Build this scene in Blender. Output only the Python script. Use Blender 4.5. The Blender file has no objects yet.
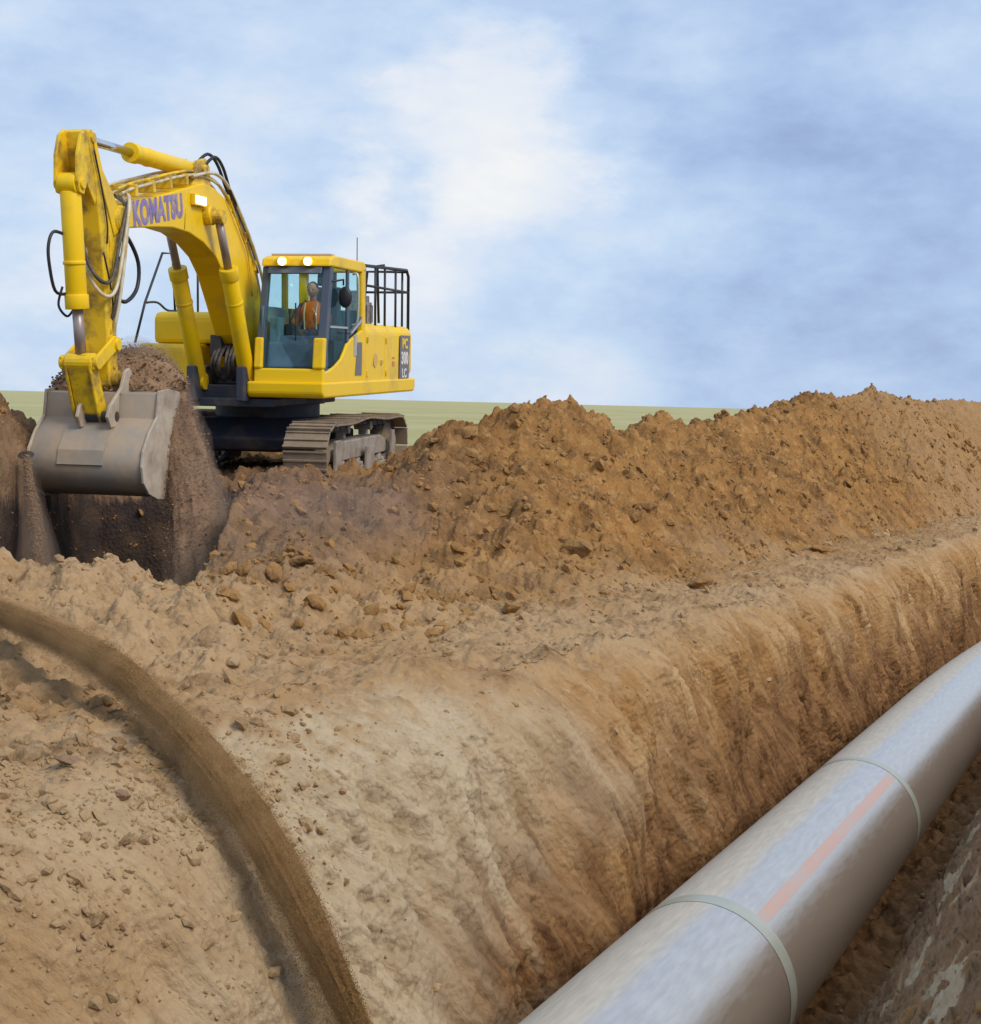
import bpy, bmesh, math, random
import numpy as np
from mathutils import Vector, Matrix
random.seed(7); RNG = np.random.default_rng(11)
PI = math.pi; rad = math.radians
scene = bpy.context.scene
COL = scene.collection

# ------------------------------------------------------------------ camera
F_PX = 1500.0
pitch = math.atan((512-402)/F_PX); roll = rad(1.4)
_R = Vector((1,0,0)); _F = Vector((0,math.cos(pitch),-math.sin(pitch))); _U = _R.cross(_F)
CR = _R*math.cos(roll)+_U*math.sin(roll); CU = -_R*math.sin(roll)+_U*math.cos(roll); CF = _F
cam_d = bpy.data.cameras.new('camera'); cam = bpy.data.objects.new('camera', cam_d); COL.objects.link(cam)
m = Matrix((CR, CU, -CF)).transposed().to_4x4()
cam.matrix_world = m
cam_d.sensor_fit = 'HORIZONTAL'; cam_d.sensor_width = 36; cam_d.lens = F_PX*36/981
cam_d.clip_start = 0.1; cam_d.clip_end = 20000
scene.camera = cam
def at(px, py, d):
    """point of the photograph's ray at a distance d measured along the view direction (used to survey positions)"""
    return CF*d + CR*((px-490.5)/F_PX*d) - CU*((py-512)/F_PX*d)

# ------------------------------------------------------------------ noise (numpy)
_perm = RNG.permutation(256); _perm = np.concatenate([_perm,_perm,_perm])
_g = RNG.normal(size=(256,3)); _g /= np.linalg.norm(_g,axis=1)[:,None]
def perlin(x, y, z):
    x,y,z = np.broadcast_arrays(x,y,z)
    xi=np.floor(x).astype(np.int64); yi=np.floor(y).astype(np.int64); zi=np.floor(z).astype(np.int64)
    xf=x-xi; yf=y-yi; zf=z-zi; xi&=255; yi&=255; zi&=255
    u=xf*xf*xf*(xf*(xf*6-15)+10); v=yf*yf*yf*(yf*(yf*6-15)+10); w=zf*zf*zf*(zf*(zf*6-15)+10)
    def gr(i,j,k):
        h=_perm[_perm[_perm[(xi+i)&255]+((yi+j)&255)]+((zi+k)&255)]
        G=_g[h]; return G[...,0]*(xf-i)+G[...,1]*(yf-j)+G[...,2]*(zf-k)
    l=lambda a,b,t:a+(b-a)*t
    return l(l(l(gr(0,0,0),gr(1,0,0),u),l(gr(0,1,0),gr(1,1,0),u),v),l(l(gr(0,0,1),gr(1,0,1),u),l(gr(0,1,1),gr(1,1,1),u),v),w)*1.5
def fbm(x,y,z,o=4,g=.5):
    a=1.;s=0.;
    for i in range(o):
        s=s+a*perlin(x*2**i+i*17.3,y*2**i+i*5.1,z*2**i+i*9.7); a*=g
    return s
def sst(a,b,x):
    t=np.clip((x-a)/(b-a),0,1); return t*t*(3-2*t)

# ------------------------------------------------------------------ materials
def mat(name, col, rough=.6, metal=0., spec=.5, noise=None, bump=None, emit=None, coat=0.):
    """noise=(scale, second colour, amount low, amount high[, stretch]); bump=(scale, strength, distance)"""
    M=bpy.data.materials.new(name); M.use_nodes=True; nt=M.node_tree; P=nt.nodes['Principled BSDF']
    P.inputs['Base Color'].default_value=(*col,1); P.inputs['Roughness'].default_value=rough
    P.inputs['Metallic'].default_value=metal; P.inputs['Specular IOR Level'].default_value=spec
    P.inputs['Coat Weight'].default_value=coat
    tc=nt.nodes.new('ShaderNodeTexCoord')
    if noise:
        n=nt.nodes.new('ShaderNodeTexNoise'); n.inputs['Scale'].default_value=noise[0]; n.inputs['Detail'].default_value=8; n.inputs['Roughness'].default_value=.62
        mp=nt.nodes.new('ShaderNodeMapping'); 
        if len(noise)>4: mp.inputs['Scale'].default_value=noise[4]
        nt.links.new(tc.outputs['Object'],mp.inputs['Vector']); nt.links.new(mp.outputs['Vector'],n.inputs['Vector'])
        r=nt.nodes.new('ShaderNodeValToRGB'); r.color_ramp.elements[0].position=noise[2]; r.color_ramp.elements[1].position=noise[3]
        r.color_ramp.elements[0].color=(*col,1); r.color_ramp.elements[1].color=(*noise[1],1)
        nt.links.new(n.outputs['Fac'],r.inputs['Fac']); nt.links.new(r.outputs['Color'],P.inputs['Base Color'])
    if bump:
        n=nt.nodes.new('ShaderNodeTexNoise'); n.inputs['Scale'].default_value=bump[0]; n.inputs['Detail'].default_value=8
        nt.links.new(tc.outputs['Object'],n.inputs['Vector'])
        b=nt.nodes.new('ShaderNodeBump'); b.inputs['Strength'].default_value=bump[1]; b.inputs['Distance'].default_value=bump[2]
        nt.links.new(n.outputs['Fac'],b.inputs['Height']); nt.links.new(b.outputs['Normal'],P.inputs['Normal'])
    if emit:
        P.inputs['Emission Color'].default_value=(*emit[0],1); P.inputs['Emission Strength'].default_value=emit[1]
    return M
YEL=(.88,.565,.004)
M_Y   = mat('yellow_paint', YEL, .42, noise=(2.2,(.62,.40,.045),.50,.74), bump=(60,.06,.002), coat=.0, spec=.35)
M_YD  = mat('dirty_yellow_paint', (.84,.55,.01), .5, noise=(4.5,(.26,.16,.05),.44,.66), bump=(40,.15,.004))
M_DK  = mat('dark_painted_steel', (.025,.03,.045), .5, noise=(3,(.09,.08,.075),.5,.75))
M_UND = mat('dusty_dark_steel', (.035,.042,.065), .6, noise=(2.5,(.14,.11,.085),.48,.72), bump=(20,.2,.01))
M_TRK = mat('muddy_track_steel', (.20,.15,.11), .7, noise=(5,(.30,.22,.14),.35,.65), bump=(30,.5,.01))
M_TRL = mat('worn_pale_steel', (.36,.31,.27), .55, noise=(4,(.20,.15,.10),.45,.7), bump=(30,.3,.006))
M_CHR = mat('chrome_rod', (.75,.72,.72), .18, 1.)
M_ROD = mat('dusty_rod', (.33,.27,.26), .4, .4)
M_RUB = mat('black_rubber', (.015,.016,.022), .5)
M_HOSE= mat('dusty_hose', (.05,.045,.045), .6, noise=(6,(.2,.16,.12),.45,.7))
M_PIPEH=mat('pale_hydraulic_pipe', (.62,.56,.42), .35, noise=(6,(.45,.33,.12),.45,.65))
M_BKT = mat('worn_bucket_steel', (.29,.265,.23), .6, .1, noise=(2.6,(.40,.30,.21),.36,.62), bump=(14,.3,.012))
M_BKS = mat('dusty_bucket_side', (.52,.44,.35), .6, .1, noise=(3,(.27,.2,.15),.4,.72), bump=(14,.25,.01))
M_RAIL= mat('black_rail', (.02,.022,.03), .45)
M_GREY= mat('grey_decal', (.16,.15,.17), .5)
M_WHT = mat('white_decal', (.75,.73,.7), .5)
M_TXT = mat('violet_letters', (.22,.17,.42), .5, noise=(9,(.42,.33,.36),.45,.7))
M_SEAT= mat('cab_interior', (.045,.075,.095), .7, noise=(3,(.03,.05,.07),.4,.6))
M_INT = mat('cab_lining', (.14,.26,.30), .7, noise=(2,(.09,.17,.2),.4,.6))
M_LAMP= mat('lit_lamp', (1,.9,.7), .3, emit=((1,.80,.45),4.5))
M_ALU = mat('brushed_frame', (.5,.52,.5), .4, .5)
M_EXH = mat('grey_silencer', (.22,.2,.23), .5, .5, noise=(8,(.4,.36,.36),.4,.6))
M_MARK= mat('small_plate', (.75,.78,.8), .4)
def glass(name, tint, fac):
    M=bpy.data.materials.new(name); M.use_nodes=True; nt=M.node_tree; nt.nodes.clear()
    o=nt.nodes.new('ShaderNodeOutputMaterial'); t=nt.nodes.new('ShaderNodeBsdfTransparent'); g=nt.nodes.new('ShaderNodeBsdfGlossy')
    t.inputs['Color'].default_value=(*tint,1); g.inputs['Roughness'].default_value=.03; g.inputs['Color'].default_value=(.8,.95,1,1)
    mx=nt.nodes.new('ShaderNodeMixShader')
    mx.inputs[0].default_value=fac; nt.links.new(t.outputs[0],mx.inputs[1]); nt.links.new(g.outputs[0],mx.inputs[2]); nt.links.new(mx.outputs[0],o.inputs[0])
    return M
M_GL = glass('tinted_glass',(.86,.96,.97),.03)

# soil materials ---------------------------------------------------
def soil_mat(name, cols, clod=1., attr=None, streak=False):
    """cols: dark, mid, light base colours; attr: vertex attribute (r = wall paleness, g = orange spoil, b = grass)"""
    M=bpy.data.materials.new(name); M.use_nodes=True; nt=M.node_tree; N=nt.nodes; L=nt.links; P=N['Principled BSDF']
    P.inputs['Roughness'].default_value=.95; P.inputs['Specular IOR Level'].default_value=.15
    tc=N.new('ShaderNodeTexCoord')
    def noise(sc,det=6,ro=.6,vec=None):
        n=N.new('ShaderNodeTexNoise'); n.inputs['Scale'].default_value=sc; n.inputs['Detail'].default_value=det; n.inputs['Roughness'].default_value=ro
        L.new(vec or tc.outputs['Object'],n.inputs['Vector']); return n.outputs['Fac']
    def ramp(f,a,b,c0,c1):
        r=N.new('ShaderNodeValToRGB'); e=r.color_ramp.elements; e[0].position=a;e[1].position=b;e[0].color=(*c0,1);e[1].color=(*c1,1); L.new(f,r.inputs['Fac']); return r.outputs['Color']
    def mix(f,a,b,blend='MIX'):
        x=N.new('ShaderNodeMix'); x.data_type='RGBA'; x.blend_type=blend
        if isinstance(f,float): x.inputs[0].default_value=f
        else: L.new(f,x.inputs[0])
        for s,v in ((6,a),(7,b)):
            if isinstance(v,tuple): x.inputs[s].default_value=(*v,1)
            else: L.new(v,x.inputs[s])
        return x.outputs[2]
    dark,mid,light=cols
    base=mix(ramp(noise(.55,5),.35,.65,(0,0,0),(1,1,1)),mid,tuple(.6*a+.4*b for a,b in zip(mid,light)))
    base=mix(ramp(noise(3.1,8,.7),.50,.72,(0,0,0),(1,1,1)),base,dark)
    base=mix(ramp(noise(8.,8,.75),.55,.75,(0,0,0),(.8,.8,.8)),base,light)
    if attr:
        a=N.new('ShaderNodeAttribute'); a.attribute_name='zone'; sp=N.new('ShaderNodeSeparateColor'); L.new(a.outputs['Color'],sp.inputs[0])
        # orange spoil
        sp_c=mix(ramp(noise(1.1,6),.35,.65,(0,0,0),(1,1,1)),(.36,.185,.06),(.25,.122,.04))
        sp_c=mix(ramp(noise(6.,8,.75),.5,.75,(0,0,0),(1,1,1)),sp_c,(.50,.30,.125))
        sp_c=mix(ramp(noise(1.7,9,.74),.47,.64,(0,0,0),(.9,.9,.9)),sp_c,(.13,.068,.027))
        base=mix(sp.outputs[1],base,sp_c)
        a3=N.new('ShaderNodeAttribute'); a3.attribute_name='zone2'; s3=N.new('ShaderNodeSeparateColor'); L.new(a3.outputs['Color'],s3.inputs[0])
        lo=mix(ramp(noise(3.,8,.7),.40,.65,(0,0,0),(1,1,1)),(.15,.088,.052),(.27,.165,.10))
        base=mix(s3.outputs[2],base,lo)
        pit_shade=N.new('ShaderNodeMath'); pit_shade.operation='SUBTRACT'; pit_shade.use_clamp=True; pit_shade.inputs[1].default_value=1.; L.new(s3.outputs[2],pit_shade.inputs[0])
        base=mix(pit_shade.outputs[0],base,mix(ramp(noise(2.,8,.7),.4,.62,(0,0,0),(1,1,1)),(.045,.034,.032),(.10,.062,.042)))  # near-black colour paints the deep shade inside the pit
        # freshly cut wall, streaked by the bucket teeth: stretched along the cut (attribute uvw holds v, z, u)
        a2=N.new('ShaderNodeAttribute'); a2.attribute_name='cut'
        mp=N.new('ShaderNodeMapping'); mp.inputs['Scale'].default_value=(1.,.45,.8); L.new(a2.outputs['Vector'],mp.inputs['Vector'])
        mq=N.new('ShaderNodeMapping'); mq.inputs['Scale'].default_value=(1.6,.30,.6); L.new(a2.outputs['Vector'],mq.inputs['Vector'])
        w=mix(ramp(noise(.9,9,.7,mp.outputs[0]),.42,.60,(0,0,0),(1,1,1)),(.40,.215,.08),(.53,.345,.175))
        w=mix(ramp(noise(1.7,9,.68,mp.outputs[0]),.55,.68,(0,0,0),(.75,.75,.75)),w,(.24,.125,.05))
        w=mix(ramp(noise(5.,9,.7,mq.outputs[0]),.50,.66,(0,0,0),(.9,.9,.9)),w,(.25,.125,.045))
        w=mix(ramp(noise(13.,9,.75,mq.outputs[0]),.57,.72,(0,0,0),(.9,.9,.9)),w,(.62,.48,.32))
        pale=mix(ramp(noise(4.,9,.7,mp.outputs[0]),.48,.70,(0,0,0),(1,1,1)),(.58,.46,.31),(.43,.305,.175))
        sp2=N.new('ShaderNodeAttribute'); sp2.attribute_name='zone2'; s2=N.new('ShaderNodeSeparateColor'); L.new(sp2.outputs['Color'],s2.inputs[0])
        w=mix(s2.outputs[0],w,pale)
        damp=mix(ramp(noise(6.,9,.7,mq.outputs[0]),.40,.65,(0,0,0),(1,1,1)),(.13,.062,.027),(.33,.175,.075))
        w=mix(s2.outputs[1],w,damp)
        base=mix(sp.outputs[0],base,w)
        gr=mix(ramp(noise(.05,6,.6),.4,.62,(0,0,0),(1,1,1)),(.40,.37,.17),(.47,.43,.23))
        gr=mix(ramp(noise(1.5,8,.8),.5,.7,(0,0,0),(.7,.7,.7)),gr,(.28,.275,.11))
        base=mix(sp.outputs[2],base,gr)
    L.new(base,P.inputs['Base Color'])
    # relief below mesh resolution
    v=N.new('ShaderNodeTexVoronoi'); v.inputs['Scale'].default_value=22*clod; L.new(tc.outputs['Object'],v.inputs['Vector'])
    h=N.new('ShaderNodeMath'); h.operation='MULTIPLY_ADD'; h.inputs[1].default_value=-.5; L.new(v.outputs['Distance'],h.inputs[0]); L.new(noise(11*clod,10,.7),h.inputs[2])
    if attr:
        hw=N.new('ShaderNodeMath'); hw.operation='MULTIPLY_ADD'; n9=N.new('ShaderNodeMath'); n9.operation='MULTIPLY'; n9.inputs[1].default_value=1.9; L.new(noise(8.,9,.7,mq.outputs[0]),n9.inputs[0]); L.new(n9.outputs[0],hw.inputs[0]); L.new(sp.outputs[0],hw.inputs[1]); L.new(h.outputs[0],hw.inputs[2]); h=hw
    b=N.new('ShaderNodeBump'); b.inputs['Strength'].default_value=.8; b.inputs['Distance'].default_value=.035; L.new(h.outputs[0],b.inputs['Height']); L.new(b.outputs['Normal'],P.inputs['Normal'])
    return M
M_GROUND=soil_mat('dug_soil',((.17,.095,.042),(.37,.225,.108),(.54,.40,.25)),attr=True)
M_CLOD=soil_mat('soil_clods',((.14,.072,.028),(.32,.17,.06),(.42,.26,.12)))
M_CLODP=soil_mat('pale_clods',((.19,.11,.05),(.36,.225,.11),(.53,.40,.25)))
M_FALL=soil_mat('loose_soil',((.17,.10,.06),(.29,.18,.11),(.37,.25,.16)),clod=1.2)
M_STREAM=soil_mat('stream_soil',((.13,.068,.022),(.23,.128,.046),(.30,.18,.075)),clod=3.)

# ------------------------------------------------------------------ object helpers
def tag(o,label=None,cat=None,group=None,kind=None):
    if label: o['label']=label
    if cat: o['category']=cat
    if group: o['group']=group
    if kind: o['kind']=kind
    return o
def empty(name,mw):
    o=bpy.data.objects.new(name,None); COL.objects.link(o); o.matrix_world=mw; o.empty_display_size=.3; return o
class MB:
    def __init__(s): s.v=[]; s.f=[]; s.sm=[]
    def add(s,V,Fc,smooth=False):
        n=len(s.v); s.v+= [tuple(p) for p in V]; s.f+=[tuple(n+i for i in f) for f in Fc]; s.sm+=[smooth]*len(Fc); return s
    def box(s,x0,x1,y0,y1,z0,z1):
        V=[(x,y,z) for z in (z0,z1) for y in (y0,y1) for x in (x0,x1)]
        return s.add(V,[(0,2,3,1),(4,5,7,6),(0,1,5,4),(2,6,7,3),(0,4,6,2),(1,3,7,5)])
    def prism(s,poly,y0,y1,axis='Y',y0f=None,y1f=None):
        """poly (a,b) extruded along an axis: 'Y': (x,z); 'X': (y,z); 'Z': (x,y)"""
        n=len(poly); mk={'Y':lambda p,t:(p[0],t,p[1]),'X':lambda p,t:(t,p[0],p[1]),'Z':lambda p,t:(p[0],p[1],t)}[axis]
        V=[mk(p,(y0f(p) if y0f else y0)) for p in poly]+[mk(p,(y1f(p) if y1f else y1)) for p in poly]
        return s.add(V,[tuple(range(n))[::-1],tuple(range(n,2*n))]+[(i,(i+1)%n,n+(i+1)%n,n+i) for i in range(n)])
    def tube(s,pts,r,seg=10,cap=True,smooth=True):
        P=[Vector(p) for p in pts]; rr=r if isinstance(r,(list,tuple)) else [r]*len(P)
        t0=(P[1]-P[0]).normalized(); up=Vector((0,0,1)) if abs(t0.z)<.9 else Vector((1,0,0)); a=t0.cross(up).normalized(); V=[]
        for i,p in enumerate(P):
            t=((P[min(i+1,len(P)-1)]-P[max(i-1,0)])).normalized(); a=(a-t*a.dot(t)).normalized(); b=t.cross(a)
            for k in range(seg): an=2*PI*k/seg; V.append(p+(a*math.cos(an)+b*math.sin(an))*rr[i])
        Fc=[(i*seg+k,i*seg+(k+1)%seg,(i+1)*seg+(k+1)%seg,(i+1)*seg+k) for i in range(len(P)-1) for k in range(seg)]
        s.add(V,Fc,smooth)
        if cap:
            n=len(s.v)-len(V); s.f+=[tuple(n+k for k in range(seg))[::-1],tuple(n+(len(P)-1)*seg+k for k in range(seg))]; s.sm+=[False,False]
        return s
    def build(s,name,m,parent=None,bevel=0.,seg=2):
        me=bpy.data.meshes.new(name); me.from_pydata(s.v,[],s.f); me.update()
        bm=bmesh.new(); bm.from_mesh(me); bmesh.ops.recalc_face_normals(bm,faces=bm.faces); bm.to_mesh(me); bm.free()
        me.polygons.foreach_set('use_smooth',s.sm)
        me.materials.append(m); o=bpy.data.objects.new(name,me); COL.objects.link(o)
        if parent: o.parent=parent
        if bevel:
            b=o.modifiers.new('bevel','BEVEL'); b.width=bevel; b.segments=seg; b.limit_method='ANGLE'; b.angle_limit=rad(35); b.use_clamp_overlap=True
        return o
def smooth_path(pts,n=6):
    P=[Vector(p) for p in pts]; out=[]
    for i in range(len(P)-1):
        p0=P[max(i-1,0)];p1=P[i];p2=P[i+1];p3=P[min(i+2,len(P)-1)]
        for k in range(n):
            t=k/n; out.append(.5*((2*p1)+(p2-p0)*t+(2*p0-5*p1+4*p2-p3)*t*t+(3*p1-p0-3*p2+p3)*t**3))
    out.append(P[-1]); return out
def text_obj(name,body,size,m,parent,mw,sx=1.,bold=.0):
    c=bpy.data.curves.new(name,'FONT'); c.body=body; c.size=size; c.align_x='CENTER'; c.align_y='CENTER'; c.extrude=.002; c.offset=bold; c.space_character=1.05
    t=bpy.data.objects.new('tmp',c); COL.objects.link(t); dg=bpy.context.evaluated_depsgraph_get(); dg.update()
    me=bpy.data.meshes.new_from_object(t.evaluated_get(dg)); bpy.data.objects.remove(t); me.name=name
    me.transform(mw@Matrix.Diagonal((sx,1,1,1))); me.materials.clear(); me.materials.append(m)
    o=bpy.data.objects.new(name,me); COL.objects.link(o); o.parent=parent; return o

# ------------------------------------------------------------------ ground
YAW=rad(24.28); TX,TY=math.sin(YAW),math.cos(YAW); NX,NY=-math.cos(YAW),math.sin(YAW); SL=.0329
def uv2xy(u,v): return u*NX+v*TX, u*NY+v*TY
def desc(v): return -SL*np.minimum(v,55.)-.4*(1-np.exp(-np.maximum(v-55.,0)/40))
def wiggle(v): return .10*fbm(v*.55,0*v+3.3,0*v+1.1,3)
# crest of the spoil bank surveyed from the skyline of the photo
CU_=8.2; crest=[]
for px,py in [(330,520),(365,497),(400,478),(425,456),(444,443),(465,424),(482,424),(500,409),(530,404),(560,398),(584,410),(604,430),(616,440),(634,424),(655,411),(684,427),(700,422),(720,413),(755,407),(779,404),(809,391),(838,396),(868,387),(903,396),(921,400),(945,397),(981,401),(1010,402)]:
    o_=(px-490.5)/1500; d=CU_/(.4112-.9115*o_); crest.append((d*(.9115+.4112*o_),(402+.0244*(px-490)-py)/1500*d))
crest=np.array(crest); 
def H(u,v):
    """height of the far side of the trench (u beyond the rim)"""
    u,v=np.broadcast_arrays(u,v)
    led=-1.50+desc(v)+.02*(u-4)
    # ground rises towards the digger
    flat=-1.12+.05*fbm(u*.3,v*.3,0*u+4.,3)
    w=sst(5.2,10.2,u)*(1-.4*sst(24,30,v)); z=led*(1-w)+flat*w
    z=np.where(v>24,np.minimum(z,99),z)
    # spoil bank
    cz=np.interp(v,crest[:,0],crest[:,1],left=-1.9,right=crest[-1,1]); cz=np.where(v>crest[-1,0],crest[-1,1]-.02*(v-crest[-1,0]),cz)
    toe=5.25+.25*fbm(v*.35,0*v,0*v+8,2)+.0*v
    tw=np.clip((u-toe)/(CU_-toe),-1,1)
    front=led+(cz-led)*np.clip(tw,0,1)**.92
    back=cz-(u-CU_)*np.where(v<22,.50,.62)
    bank=np.where(u<CU_,front,back)
    bank=bank-.10*np.exp(-((u-CU_)/.35)**2)
    k=.12; z2=z+k*np.logaddexp(0,(bank-z)/k)-k*math.log(2)*np.exp(-np.abs(bank-z)/k)
    z=z+(z2-z)*sst(9.,16.5,v)
    # field level beyond the bank
    f=sst(15.,18,u); z=z*(1-f)+(-1.3+.12*fbm(u*.02,v*.02,0*u,2)*sst(20,60,np.hypot(u,v)))*f
    return z
def world_mod(x,y,z):
    """the pit under the bucket and the heap on its left, in world metres"""
    # pit runs along the digger's dig line
    cx=-3.72-.10*(y-14.); 
    prof=(1-sst(.85,1.2,np.abs(x-cx)))
    prof=prof*sst(11.8,12.9,y)*(1-sst(19.0,19.9,y))
    z=z-2.9*prof
    # heap left of the pit
    hx=np.maximum((-4.95-x)/1.25,0.); r=np.clip(hx,0,1)
    hp=1.6*r**.8*sst(12.9,14.3,y)*(1-sst(17.,20.,y))*np.where(x<-8.5,np.clip(1-(-8.5-x)/3,0,1),1)
    z=z+hp
    return z
def build_ground():
    # column parameters: (u, z offset kind)
    def span(a,b,st): return np.linspace(a,b,max(2,int(round(abs(b-a)/st))+1))[:-1]
    colsU=[];kind=[]
    def addc(arr,k): 
        for a in arr: colsU.append(a); kind.append(k)
    far=-np.geomspace(3000,9,40); addc(far,0); addc(span(-9,-1,.2),0); addc(span(-1,0.2,.03),0)
    addc(span(0,1,1/150),1)      # near bank face
    addc(span(0,1,1/55),2)       # trench floor
    addc(span(0,1,1/230),3)      # far wall
    addc(span(0,4.6,.0165),4); addc(span(4.6,11.,.032),4); addc(span(11.,16,.07),4); addc(np.geomspace(16,4000,60),4)
    C=np.array(colsU); K=np.array(kind); nc=len(C)
    vs=[-40.,-20,-10,-5,-2,0,1.,1.6,2.2]; v=2.6
    while v<75: vs.append(v); v+=max(.011,.00235*v)
    while v<4000: vs.append(v); v*=1.06
    Vv=np.array(vs)[:,None]; nr=len(vs); print('ground',nr,nc)
    U=np.zeros((nr,nc)); Z=np.zeros((nr,nc)); Vg=np.repeat(Vv,nc,1)
    d=desc(Vv)
    # near bank
    m0=K==0; U[:,m0]=C[m0]; Z[:,m0]=-1.62+desc(np.clip(Vv,0,55))+0*C[m0]; 
    ff=sst(6,12,-C[m0]); Z[:,m0]=Z[:,m0]*(1-ff)+(-1.5)*ff
    bu0,bu1=.2,1.62
    m1=K==1; t=C[m1]; U[:,m1]=bu0+(bu1-bu0)*t; Z[:,m1]=d+(-1.62+(-3.60+1.62)*(t**1.1))
    m2=K==2; t=C[m2]; fu1=3.10
    U[:,m2]=bu1+(fu1+wiggle(Vv)-bu1)*t; Z[:,m2]=d-3.62+0*t
    # far wall: rim flares out and sags towards the left foreground
    fl=1-sst(6.5,10.5,Vv)
    rim=3.92+wiggle(Vv)*1.8+1.0*fl+.09*fbm(Vv*2.3,0*Vv+9,0*Vv,3)
    m3=K==3; t=C[m3]
    ub=fu1+wiggle(Vv); zt=H(rim,Vv)
    prof_u=.72*t+.28*sst(.55,1,t)*1.0+.0*t; prof_u=t*.66+.34*np.clip((t-.72)/.28,0,1)**1.8
    lin=t; zc=d-3.62
    zf=1-(1-t)**1.25 
    U[:,m3]=ub+(rim-ub)*prof_u; Z[:,m3]=zc+(zt-zc)*zf
    m4=K==4; U[:,m4]=np.where(C[m4]<16,rim+(16-rim)*C[m4]/16.,C[m4]); Z[:,m4]=H(U[:,m4],Vg[:,m4])
    X,Y=uv2xy(U,Vg)
    Z=np.where((K==4)[None,:]&(Vg>8)&(Vg<26),world_mod(X,Y,Z),Z)
    # relief
    wall=((K==3)|(K==1))[None,:]*np.ones_like(U)
    tt=np.where((K==3)[None,:],C[None,:],0.); wl=np.where((K==3)[None,:],1-sst(.72,1.,tt),0.)
    far_=np.clip(1-(np.hypot(U,Vg)-40)/60,0,1)
    soil=(K!=0)[None,:]*np.ones_like(U); grass=np.where((K==4)[None,:],sst(14.2+1.0*sst(15,17,Vg),15.2+1.0*sst(15,17,Vg),U+.8*fbm(U*.5,Vg*.5,0*U+2,3)),0.); 
    grass=np.where((K==0)[None,:],sst(8,9,-U),grass)
    rough=(1-wl)*(1-grass)*far_
    slope=np.where((K==4)[None,:],sst(5.,6.2,U),0.)
    n1=fbm(X*1.1,Y*1.1,Z*1.1,3); n2=fbm(X*4.2,Y*4.2,Z*4.2+7,3,.6); n3=1-np.abs(perlin(X*8.5,Y*8.5,Z*8.5+3))*2; 
    n4=.42*np.maximum(perlin(X*15,Y*15,Z*15),0); n5=fbm(X*26,Y*26,Z*26,2)
    near=1-sst(7.,12.,np.hypot(U,Vg))
    r=.085*n1+.062*n2+(.020*n3*sst(-.1,.35,n2))+.055*n4+.011*n5
    # gullies running down the spoil
    gul=fbm(Vg*1.6+.3*U,U*.35,0*U+5,3)
    zt_=r*rough*(.75+.65*slope)+(.15*fbm(X*2.1+9,Y*2.1,Z*2.1,2)+.20*fbm(X*.75+3,Y*.75,Z*.75,2)*sst(5.2,6.6,U)*(1-sst(7.4,8.2,U)))*slope*rough+.07*gul*slope*(U<CU_+1)*(1-grass)*far_
    Z2=Z+zt_
    # wall relief: tooth marks (slanting ridges) and spalled pockets, pushed along u
    vv=Vg+.42*(Z-d); 
    s1=fbm(vv*2.4,Z*.55,0*U,4,.55); s2=perlin(vv*11,Z*1.8,0*U+3); s3=fbm(vv*7,Z*3.4,0*U+9,4,.6); s4=fbm(X*18,Y*18,Z*9,3,.6)
    pocket=np.minimum(s3+.12,0)
    s5=fbm(vv*3.2+5,Z*1.3,U*1.0,4,.6); pk=np.minimum(s5+.05,0)
    calm=.25+.75*sst(-.15,.45,fbm(Vg*.7,Z*.7,0*U+31,3))
    disp=(.03*s1+.10*fbm(Vg*.8+3,Z*.9,0*U+17,3)+.032*s2*sst(-.3,.3,s5)+calm*(.08*pocket+.14*pk*(1+.8*sst(9,14,Vg))+.022*s3+.022*s4)+.05*np.minimum(perlin(vv*5,Z*.9,0*U+40)+.25,0)+.008*fbm(X*40,Y*40,Z*25,2))*far_
    wm=np.where((K==3)[None,:],sst(0,.06,tt)*(1-.6*sst(.8,1,tt)),np.where((K==1)[None,:],.5,0))
    U2=U-disp*wm*np.where((K==1)[None,:],-1,1)*1.0
    Z2=Z2+np.where((K==3)[None,:],.5*disp*wl,0)+np.where((K==1)[None,:],(.03*n2+.02*n5+.03*n4),0)+np.where((K==2)[None,:],.06*n2+.03*n4,0)
    X,Y=uv2xy(U2,Vg)
    P=np.stack([X,Y,Z2],-1).reshape(-1,3).astype(np.float32)
    me=bpy.data.meshes.new('ground'); me.vertices.add(len(P)); me.vertices.foreach_set('co',P.ravel())
    i=np.arange(nr-1)[:,None]*nc+np.arange(nc-1)[None,:]; q=np.stack([i,i+nc,i+nc+1,i+1],-1).reshape(-1,4)
    me.loops.add(q.size); me.loops.foreach_set('vertex_index',q.ravel().astype(np.int32)); me.polygons.add(len(q)); me.polygons.foreach_set('loop_start',(np.arange(len(q))*4).astype(np.int32))
    me.polygons.foreach_set('use_smooth',np.ones(len(q),bool)); me.update(calc_edges=True); me.validate()
    # zones: r freshly cut wall, g orange spoil, b grass
    wz=np.where((K==3)[None,:],1-sst(.80,1.0,tt+.12*n2),0.)
    wz=np.maximum(wz,np.where((K==2)[None,:],1,0))
    bigc=fbm(X*.25,Y*.25,0*X+6,3)
    sp=np.where((K==4)[None,:],sst(4.4,6.2,U+1.0*bigc+.5*n1)*sst(11.,15.,Vg+1.5*bigc)*.95*(1-.45*sst(32,50,Vg+3*bigc))+.35*sst(14,26,Vg)*(1-sst(30,45,Vg)),0.); sp=np.clip(sp,0,1)
    streak=np.where((K<=1)[None,:],sst(.08,.3,fbm(Vg*.9,U*3.5,0*U+60,4,.65)-1.2*np.abs(U-.85-.08*(Vg-6))),0)
    wz=np.maximum(wz,streak)
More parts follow.
